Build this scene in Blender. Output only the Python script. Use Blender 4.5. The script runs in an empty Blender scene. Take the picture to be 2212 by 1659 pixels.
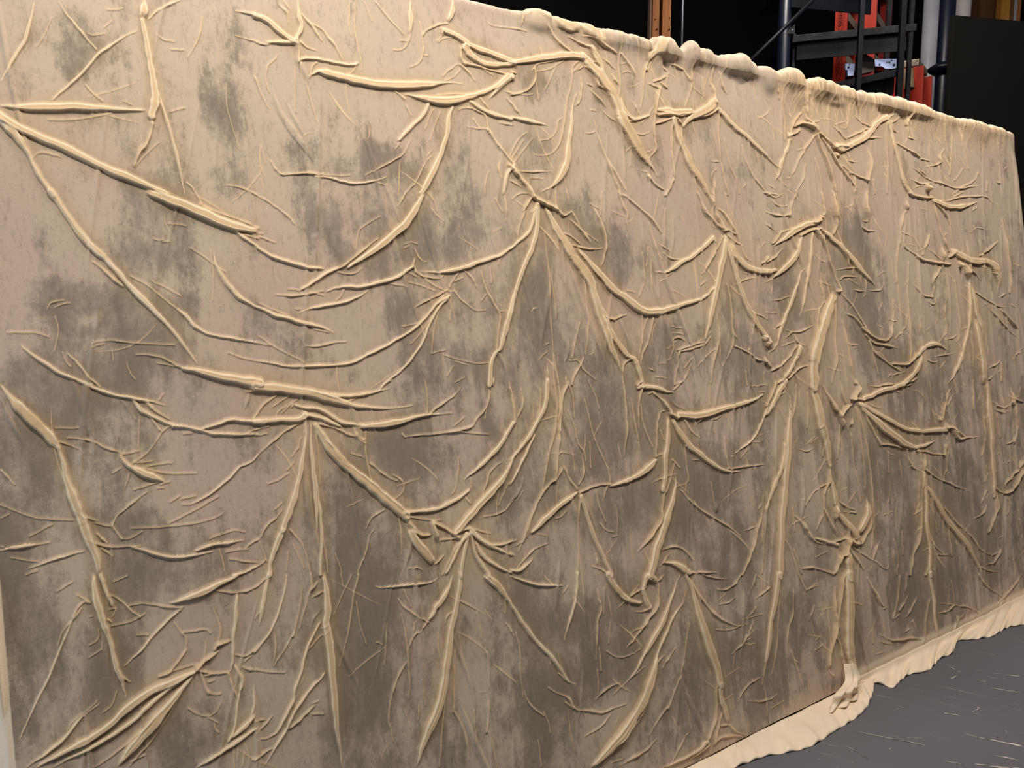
import bpy, bmesh, math, random
import numpy as np
from mathutils import Vector, Matrix

# ------------------------------------------------------------------ camera
SC = bpy.context.scene
COL = SC.collection
W, H, F = 2212.0, 1659.0, 1680.0
YAW, PITCH, ROLL = math.radians(55.291), math.radians(6.854), math.radians(-0.075)
CAM = np.array([0.0, -1.6221, 1.5567])
LEAN = math.radians(9.95)          # the flat leans back against something
LEN, HGT = 4.755, 2.44             # sixteen by eight feet, near enough
_fw = np.array([math.cos(YAW)*math.cos(PITCH), math.sin(YAW)*math.cos(PITCH), -math.sin(PITCH)])
_r0 = np.array([math.sin(YAW), -math.cos(YAW), 0.0]); _u0 = np.cross(_r0, _fw)
_rt = _r0*math.cos(ROLL)+_u0*math.sin(ROLL); _up = -_r0*math.sin(ROLL)+_u0*math.cos(ROLL)
cd = bpy.data.cameras.new('camera'); cam = bpy.data.objects.new('camera', cd); COL.objects.link(cam)
cam.matrix_world = Matrix(((_rt[0], _up[0], -_fw[0], CAM[0]), (_rt[1], _up[1], -_fw[1], CAM[1]),
                           (_rt[2], _up[2], -_fw[2], CAM[2]), (0, 0, 0, 1)))
cd.sensor_width = 36.0; cd.lens = 36.0*F/W; cd.clip_start = 0.05; cd.clip_end = 100
SC.camera = cam

# ------------------------------------------------------------------ light
SC.view_settings.view_transform = 'Standard'; SC.view_settings.look = 'None'
SC.view_settings.gamma = 1.0; SC.view_settings.use_curve_mapping = False
SC.view_settings.exposure = 0.0
wd = bpy.data.worlds.new('world'); SC.world = wd; wd.use_nodes = True
wd.node_tree.nodes['Background'].inputs[0].default_value = (0.80, 0.86, 1.0, 1)
wd.node_tree.nodes['Background'].inputs[1].default_value = 0.05

def area(name, loc, aim, size, power, color, size_y=None):
    l = bpy.data.lights.new(name, 'AREA'); l.energy = power; l.color = color; l.size = size
    if size_y: l.shape = 'RECTANGLE'; l.size_y = size_y
    o = bpy.data.objects.new(name, l); COL.objects.link(o); o.location = loc
    o.rotation_euler = (Vector(aim)-Vector(loc)).to_track_quat('-Z', 'Y').to_euler()
    return o
area('strip_light', (0.5, -0.80, 3.9), (0.9, 0.3, 1.2), 1.6, 68, (1.0, 0.93, 0.86), 0.20)
area('stage_light', (3.6, -1.0, 4.6), (3.4, 0.2, 1.2), 1.4, 92, (1.0, 0.91, 0.825), 0.28)
area('daylight_door', (-2.4, -0.48, 1.2), (1.2, 0.12, 0.95), 0.6, 34, (0.74, 0.86, 1.0), 1.8)
area('back_light', (4.3, 1.1, 5.2), (5.0, 2.4, 2.6), 0.5, 88, (1.0, 0.93, 0.86))

# ------------------------------------------------------------------ placing helpers
VW = np.array([0, math.sin(LEAN), math.cos(LEAN)])        # up the flat
NW = np.array([0, -math.cos(LEAN), math.sin(LEAN)])       # out of its face
def ray(px, py): return _fw+_rt*((px-W/2)/F)-_up*((py-H/2)/F)
def at(px, py, d): return Vector(CAM+ray(px, py)*d)
def at_z(px, py, z):
    r = ray(px, py); return Vector(CAM+r*((z-CAM[2])/r[2]))
def on_flat(px, py, off=0.006):
    px = np.asarray(px, float); py = np.asarray(py, float)
    r = _fw+np.multiply.outer((px-W/2)/F, _rt)-np.multiply.outer((py-H/2)/F, _up)
    t = (off-CAM@NW)/(r@NW)
    P = CAM+r*t[..., None]
    return P[..., 0], P@VW

# ------------------------------------------------------------------ object helpers
def tag(o, label=None, cat=None, group=None, kind=None):
    if label: o['label'] = label
    if cat: o['category'] = cat
    if group: o['group'] = group
    if kind: o['kind'] = kind
    return o
def empty(name, loc, label, cat, group=None):
    o = bpy.data.objects.new(name, None); COL.objects.link(o); o.location = loc
    return tag(o, label, cat, group)
def link(name, me, mat, parent=None, smooth=False):
    me.materials.append(mat)
    o = bpy.data.objects.new(name, me); COL.objects.link(o)
    if parent is not None:
        o.parent = parent
        if parent.type == 'EMPTY': o.matrix_parent_inverse = Matrix.Translation(-parent.location)
    if smooth: me.polygons.foreach_set('use_smooth', [True]*len(me.polygons))
    return o
def bm_obj(name, bm, mat, parent=None, smooth=False, bevel=0.0):
    if bevel:
        bmesh.ops.bevel(bm, geom=[e for e in bm.edges], offset=bevel, segments=2, affect='EDGES', profile=0.6, clamp_overlap=True)
    bmesh.ops.recalc_face_normals(bm, faces=bm.faces)
    me = bpy.data.meshes.new(name); bm.to_mesh(me); bm.free()
    return link(name, me, mat, parent, smooth)
def add_box(bm, c, ax, ay, az):
    c, ax, ay, az = Vector(c), Vector(ax), Vector(ay), Vector(az)
    v = [bm.verts.new(c+ax*i+ay*j+az*k) for i in (-.5, .5) for j in (-.5, .5) for k in (-.5, .5)]
    for f in ((0, 1, 3, 2), (4, 6, 7, 5), (0, 4, 5, 1), (2, 3, 7, 6), (0, 2, 6, 4), (1, 5, 7, 3)):
        bm.faces.new([v[i] for i in f])
def add_tube(bm, pts, rad, n=16, cap=True):
    pts = [Vector(p) for p in pts]; rings = []
    if not isinstance(rad, (list, tuple)): rad = [rad]*len(pts)
    for i, p in enumerate(pts):
        d = (pts[min(i+1, len(pts)-1)]-pts[max(i-1, 0)]).normalized()
        a = d.orthogonal().normalized() if abs(d.z) < .9 else Vector((1, 0, 0))
        a = (a-d*a.dot(d)).normalized(); b = d.cross(a)
        rings.append([bm.verts.new(p+(a*math.cos(2*math.pi*k/n)+b*math.sin(2*math.pi*k/n))*rad[i]) for k in range(n)])
    for r0, r1 in zip(rings, rings[1:]):
        for k in range(n): bm.faces.new((r0[k], r0[(k+1) % n], r1[(k+1) % n], r1[k]))
    if cap: bm.faces.new(rings[0][::-1]); bm.faces.new(rings[-1])
def beam(name, a, b, w, h, mat, parent=None, up=(0, 0, 1), bevel=0.002):
    a, b = Vector(a), Vector(b); d = b-a; u = Vector(up); s = d.cross(u).normalized(); u2 = s.cross(d).normalized()
    bm = bmesh.new(); add_box(bm, (a+b)/2, d, s*w, u2*h)
    return bm_obj(name, bm, mat, parent, bevel=bevel)

# ------------------------------------------------------------------ materials
def srgb(r, g, b): return tuple(((c/255)/12.92 if c/255 < .04045 else ((c/255+.055)/1.055)**2.4) for c in (r, g, b))+(1,)
def mat(name, col, rough=.8, spec=.3, metal=0.0, var=0.0, vscale=8.0, stretch=(1, 1, 1), bump=0.0, bscale=60.0, col2=None):
    m = bpy.data.materials.new(name); m.use_nodes = True; nt = m.node_tree; b = nt.nodes['Principled BSDF']
    b.inputs['Roughness'].default_value = rough; b.inputs['Metallic'].default_value = metal
    b.inputs['Specular IOR Level'].default_value = spec
    tc = nt.nodes.new('ShaderNodeTexCoord'); mp = nt.nodes.new('ShaderNodeMapping'); mp.inputs['Scale'].default_value = stretch
    nt.links.new(tc.outputs['Object'], mp.inputs[0])
    n = nt.nodes.new('ShaderNodeTexNoise'); n.inputs['Scale'].default_value = vscale; n.inputs['Detail'].default_value = 8
    nt.links.new(mp.outputs[0], n.inputs['Vector'])
    r = nt.nodes.new('ShaderNodeValToRGB'); r.color_ramp.elements[0].position = .35; r.color_ramp.elements[1].position = .68
    c2 = col2 or tuple(c*(1-var) for c in col[:3])+(1,)
    r.color_ramp.elements[0].color = c2; r.color_ramp.elements[1].color = col
    nt.links.new(n.outputs['Fac'], r.inputs[0]); nt.links.new(r.outputs[0], b.inputs['Base Color'])
    if bump:
        n2 = nt.nodes.new('ShaderNodeTexNoise'); n2.inputs['Scale'].default_value = bscale; n2.inputs['Detail'].default_value = 6
        nt.links.new(mp.outputs[0], n2.inputs['Vector'])
        bp = nt.nodes.new('ShaderNodeBump'); bp.inputs['Strength'].default_value = bump; bp.inputs['Distance'].default_value = .01
        nt.links.new(n2.outputs['Fac'], bp.inputs['Height']); nt.links.new(bp.outputs[0], b.inputs['Normal'])
    return m

def cloth_material():
    m = bpy.data.materials.new('painted_muslin'); m.use_nodes = True; nt = m.node_tree; N = nt.nodes; L = nt.links
    b = N['Principled BSDF']; b.inputs['Roughness'].default_value = .92; b.inputs['Specular IOR Level'].default_value = .12
    b.inputs['Sheen Weight'].default_value = .08
    tc = N.new('ShaderNodeTexCoord')
    def noise(scale, st, detail=8, rough=.6, dist=0.0, off=(0, 0, 0)):
        mp = N.new('ShaderNodeMapping'); mp.inputs['Scale'].default_value = st; mp.inputs['Location'].default_value = off
        L.new(tc.outputs['Object'], mp.inputs[0])
        n = N.new('ShaderNodeTexNoise'); n.inputs['Scale'].default_value = scale; n.inputs['Detail'].default_value = detail
        n.inputs['Roughness'].default_value = rough; n.inputs['Distortion'].default_value = dist
        L.new(mp.outputs[0], n.inputs['Vector']); return n.outputs['Fac']
    def mth(op, a, bb, clamp=False):
        n = N.new('ShaderNodeMath'); n.operation = op; n.use_clamp = clamp
        for i, x in enumerate((a, bb)):
            if isinstance(x, (int, float)): n.inputs[i].default_value = x
            else: L.new(x, n.inputs[i])
        return n.outputs[0]
    def step(x, lo, hi):
        n = N.new('ShaderNodeMapRange'); n.interpolation_type = 'SMOOTHSTEP'
        L.new(x, n.inputs[0]); n.inputs[1].default_value = lo; n.inputs[2].default_value = hi; return n.outputs[0]
    def mix(f, a, c):
        n = N.new('ShaderNodeMix'); n.data_type = 'RGBA'
        if isinstance(f, (int, float)): n.inputs[0].default_value = f
        else: L.new(f, n.inputs[0])
        for i, x in ((6, a), (7, c)):
            if isinstance(x, tuple): n.inputs[i].default_value = x
            else: L.new(x, n.inputs[i])
        return n.outputs[2]
    def attr(nm):
        n = N.new('ShaderNodeAttribute'); n.attribute_name = nm; return n.outputs['Fac']
    patch, ridge, paint, ochre = attr('patch'), attr('ridge'), attr('paint'), attr('ochre')
    blotch = noise(2.6, (1, 1, .8), 12, .70, .25)
    streak = noise(2.2, (5, 1, .8), 10, .68, .1, (3, 0, 1))
    dab = noise(9.0, (1.2, 1, .85), 12, .80, .15, (7, 2, 5))
    grain = noise(55.0, (1.8, 1, .6), 6, .75)
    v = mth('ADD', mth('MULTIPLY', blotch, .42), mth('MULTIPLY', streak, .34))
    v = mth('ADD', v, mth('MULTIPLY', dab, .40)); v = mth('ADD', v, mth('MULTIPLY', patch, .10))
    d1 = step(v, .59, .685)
    v2 = mth('ADD', mth('MULTIPLY', dab, .55), mth('MULTIPLY', streak, .42)); v2 = mth('ADD', v2, mth('MULTIPLY', patch, .06))
    d2 = step(v2, .53, .60)
    d3 = step(mth('ADD', v, mth('MULTIPLY', grain, .22)), .73, .86)
    warm = noise(1.6, (1.3, 1, 1), 8, .6, 0, (11, 4, 2))
    light = mix(step(warm, .42, .60), CL_A, CL_B)
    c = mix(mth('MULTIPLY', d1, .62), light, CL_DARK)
    c = mix(mth('MULTIPLY', d2, .27), c, CL_DARK2)
    c = mix(mth('MULTIPLY', d3, .40), c, CL_DARK2)
    g = mth('MULTIPLY', step(grain, .52, .62), .20); c = mix(g, c, CL_DARK2)
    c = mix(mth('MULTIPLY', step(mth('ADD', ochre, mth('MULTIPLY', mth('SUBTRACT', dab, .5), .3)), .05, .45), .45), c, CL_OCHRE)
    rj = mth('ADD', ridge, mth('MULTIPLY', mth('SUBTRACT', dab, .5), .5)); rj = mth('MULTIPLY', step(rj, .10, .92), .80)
    c = mix(rj, c, mix(step(ridge, .66, .95), CL_RIDGE2, CL_RIDGE))  # tan is fold paint; cream crests and rims put highlights into the colour
    pj = mth('ADD', paint, mth('MULTIPLY', mth('SUBTRACT', dab, .5), .55))
    c = mix(step(pj, .75, .25), c, CL_RAW)
    L.new(c, b.inputs['Base Color'])
    # small creases and the weave
    crease = noise(9.0, (1.8, 1, .75), 5, .55, 1.2, (5, 5, 5))
    cr = mth('ABSOLUTE', mth('SUBTRACT', crease, .5), 0); cr = step(cr, 0.0, .035)
    weave = noise(330.0, (1, 1, 1), 2, .6)
    hgt = mth('ADD', mth('MULTIPLY', cr, -.0001), mth('MULTIPLY', weave, .0006)); hgt = mth('ADD', hgt, mth('MULTIPLY', dab, .0010))
    bp = N.new('ShaderNodeBump'); bp.inputs['Strength'].default_value = .55; bp.inputs['Distance'].default_value = 1.0
    L.new(hgt, bp.inputs['Height']); L.new(bp.outputs[0], b.inputs['Normal'])
    return m
CL_A = srgb(204, 185, 161); CL_B = srgb(202, 179, 159)
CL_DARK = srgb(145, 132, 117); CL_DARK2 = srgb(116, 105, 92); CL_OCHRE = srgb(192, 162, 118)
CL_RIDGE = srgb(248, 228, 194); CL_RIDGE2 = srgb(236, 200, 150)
CL_RAW = srgb(244, 224, 196)
M_CLOTH = cloth_material()
M_RAW = mat('raw_muslin', srgb(246, 226, 198), .9, .15, var=.10, vscale=5, bump=.25, bscale=40)
M_LUMBER = mat('pine_lumber', srgb(176, 108, 52), .6, .35, var=.45, vscale=5, stretch=(14, 14, 1), bump=.15)
M_PALE = mat('pale_wood_edge', srgb(214, 172, 140), .65, .3, var=.2, vscale=6, stretch=(10, 10, 1))
M_YELLOW = mat('yellow_pine', srgb(206, 142, 62), .6, .3, var=.2, vscale=5, stretch=(12, 12, 1))
M_BROWN = mat('brown_board', srgb(112, 76, 46), .7, .3, var=.18, vscale=4, stretch=(4, 4, 1))
M_BLACKWALL = mat('black_wall_paint', srgb(20, 19, 18), .85, .15, var=.25, vscale=3)
M_BLACKPANEL = mat('black_masking_paint', srgb(26, 24, 22), .85, .12, var=.12, vscale=6)
M_STEEL = mat('black_blue_steel', srgb(9, 13, 21), .5, .18, var=.4, vscale=9, bump=.1)
M_TREAD = mat('worn_black_steel', srgb(36, 36, 39), .65, .2, var=.45, vscale=22, bump=.3, bscale=50)
M_ORANGE = mat('orange_fiberglass', srgb(160, 36, 10), .45, .4, var=.12, vscale=8, stretch=(3, 3, 1))
M_ALU = mat('dull_aluminium', srgb(148, 134, 118), .5, .4, .3, var=.15, vscale=15)
M_DECAL = mat('dark_red_decal', srgb(96, 16, 10), .6, .3)
M_WHITE = mat('white_painted_pipe', srgb(176, 175, 184), .45, .5, var=.28, vscale=3.0, bump=.1)
M_PINKWHITE = mat('cream_painted_pipe', srgb(250, 240, 236), .5, .4, var=.05)
M_NAVY = mat('navy_painted_pipe', srgb(14, 20, 36), .4, .4, var=.3, vscale=5)
M_PALEBLUE = mat('galvanised_plate', srgb(164, 182, 226), .5, .4, var=.1, vscale=14)
M_GREYBOX = mat('grey_cast_metal', srgb(120, 112, 104), .6, .3, var=.3, vscale=20)
M_BOLT = mat('bright_bolt', srgb(230, 230, 235), .15, .8, .9)
M_HOLE = mat('nail_hole', srgb(40, 20, 8), .9, .1)

_d = at_z(2212, 1614, 0)-at_z(2126, 1593, 0); SCA = math.atan2(_d.y, _d.x)
# floor: grey painted stage floor with scuffs
def floor_material():
    m = mat('grey_stage_floor', srgb(100, 99, 104), .5, .4, var=.10, vscale=1.5)
    nt = m.node_tree; N = nt.nodes; L = nt.links; b = N['Principled BSDF']
    base = b.inputs['Base Color'].links[0].from_socket
    tc = N.new('ShaderNodeTexCoord')
    def scuff(rot, st, scale, lo, hi, off):
        mp = N.new('ShaderNodeMapping'); mp.vector_type = 'TEXTURE'; mp.inputs['Rotation'].default_value = (0, 0, rot); mp.inputs['Scale'].default_value = tuple(1/x_ for x_ in st)
        mp.inputs['Location'].default_value = off
        L.new(tc.outputs['Object'], mp.inputs[0]); n = N.new('ShaderNodeTexNoise'); n.inputs['Scale'].default_value = scale
        n.inputs['Detail'].default_value = 7; n.inputs['Roughness'].default_value = .62; L.new(mp.outputs[0], n.inputs['Vector'])
        r = N.new('ShaderNodeMapRange'); L.new(n.outputs['Fac'], r.inputs[0]); r.inputs[1].default_value = lo; r.inputs[2].default_value = hi
        return r.outputs[0]
    a = scuff(SCA, (1, 16, 1), 2.2, .64, .76, (0, 0, 0)); c = scuff(SCA+.25, (2, 18, 1), 3.2, .66, .78, (4, 2, 0))
    d = scuff(0, (1, 1, 1), 28, .66, .74, (1, 7, 0))
    def mixc(f, A, col, k):
        mu = N.new('ShaderNodeMath'); mu.operation = 'MULTIPLY'; L.new(f, mu.inputs[0]); mu.inputs[1].default_value = k
        n = N.new('ShaderNodeMix'); n.data_type = 'RGBA'; L.new(mu.outputs[0], n.inputs[0]); L.new(A, n.inputs[6]); n.inputs[7].default_value = col
        return n.outputs[2]
    x = mixc(a, base, srgb(190, 180, 172), .8); x = mixc(c, x, srgb(180, 172, 165), .6); x = mixc(d, x, srgb(200, 190, 180), .5)
    L.new(x, b.inputs['Base Color'])
    return m
M_FLOOR = floor_material()

# ------------------------------------------------------------------ the setting
bm = bmesh.new(); add_box(bm, (7, 1, -.05), (24, 0, 0), (0, 14, 0), (0, 0, .1))
tag(bm_obj('floor', bm, M_FLOOR), kind='structure')
bm = bmesh.new(); add_box(bm, (7, 5.6, 3.5), (24, 0, 0), (0, .15, 0), (0, 0, 7))
tag(bm_obj('wall_back', bm, M_BLACKWALL), kind='structure')

# long scratches on the floor
M_SCRATCH = mat('white_scratch', srgb(222, 214, 204), .7, .2, var=.5, vscale=40)
rnd = random.Random(5)
scr = [((1836, 1578), (2000, 1610), 3, .6), ((2126, 1593), (2212, 1614), 6, 1), ((2095, 1651), (2205, 1659), 8, 1), ((2143, 1454), (2205, 1461), 3, 1),
       ((2108, 1469), (2130, 1472), 3, 1), ((2037, 1433), (2077, 1453), 3, .8), ((2079, 1453), (2052, 1466), 3, .8), ((2128, 1484), (2205, 1496), 3, .7),
       ((1955, 1593), (1994, 1595), 2, 1), ((2036, 1541), (2070, 1544), 4, .8), ((1932, 1534), (1952, 1527), 2, .3), ((2098, 1540), (2115, 1527), 4, .5),
       ((1940, 1525), (1951, 1528), 3, .8), ((2140, 1630), (2200, 1642), 4, .6), ((2076, 1582), (2140, 1600), 3, .6), ((1822, 1608), (1880, 1640), 2, .4), ((2020, 1640), (2090, 1652), 3, .5)]
bm = bmesh.new()
for (a, b_, w, k) in scr:
    A, B = at_z(a[0], a[1], .0012), at_z(b_[0], b_[1], .0012); n = 26
    d = (B-A); s = Vector((-d.y, d.x, 0)).normalized(); wm = w*.0013; n = max(4, int(d.length/.035))
    for i in range(n):
        if rnd.random() > .45+.5*k: continue
        t0 = (i+rnd.random()*.5)/n; t1 = min(1, t0+rnd.uniform(1.2, 3.6)/n); q = s*wm*rnd.uniform(-.7, .7); w_ = wm*rnd.uniform(.25, .9)
        P, Q = A+d*t0+q, A+d*t1+q
        e1, e2 = P+(Q-P)*.3, P+(Q-P)*.75; bm.faces.new([bm.verts.new(p) for p in (P, e1-s*w_*.5, e2-s*w_*.35, Q, e2+s*w_*.35, e1+s*w_*.5)])
me = bpy.data.meshes.new('floor_scratches'); bm.to_mesh(me); bm.free()
o = link('trim_1', me, M_SCRATCH); tag(o, kind='structure')

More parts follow.
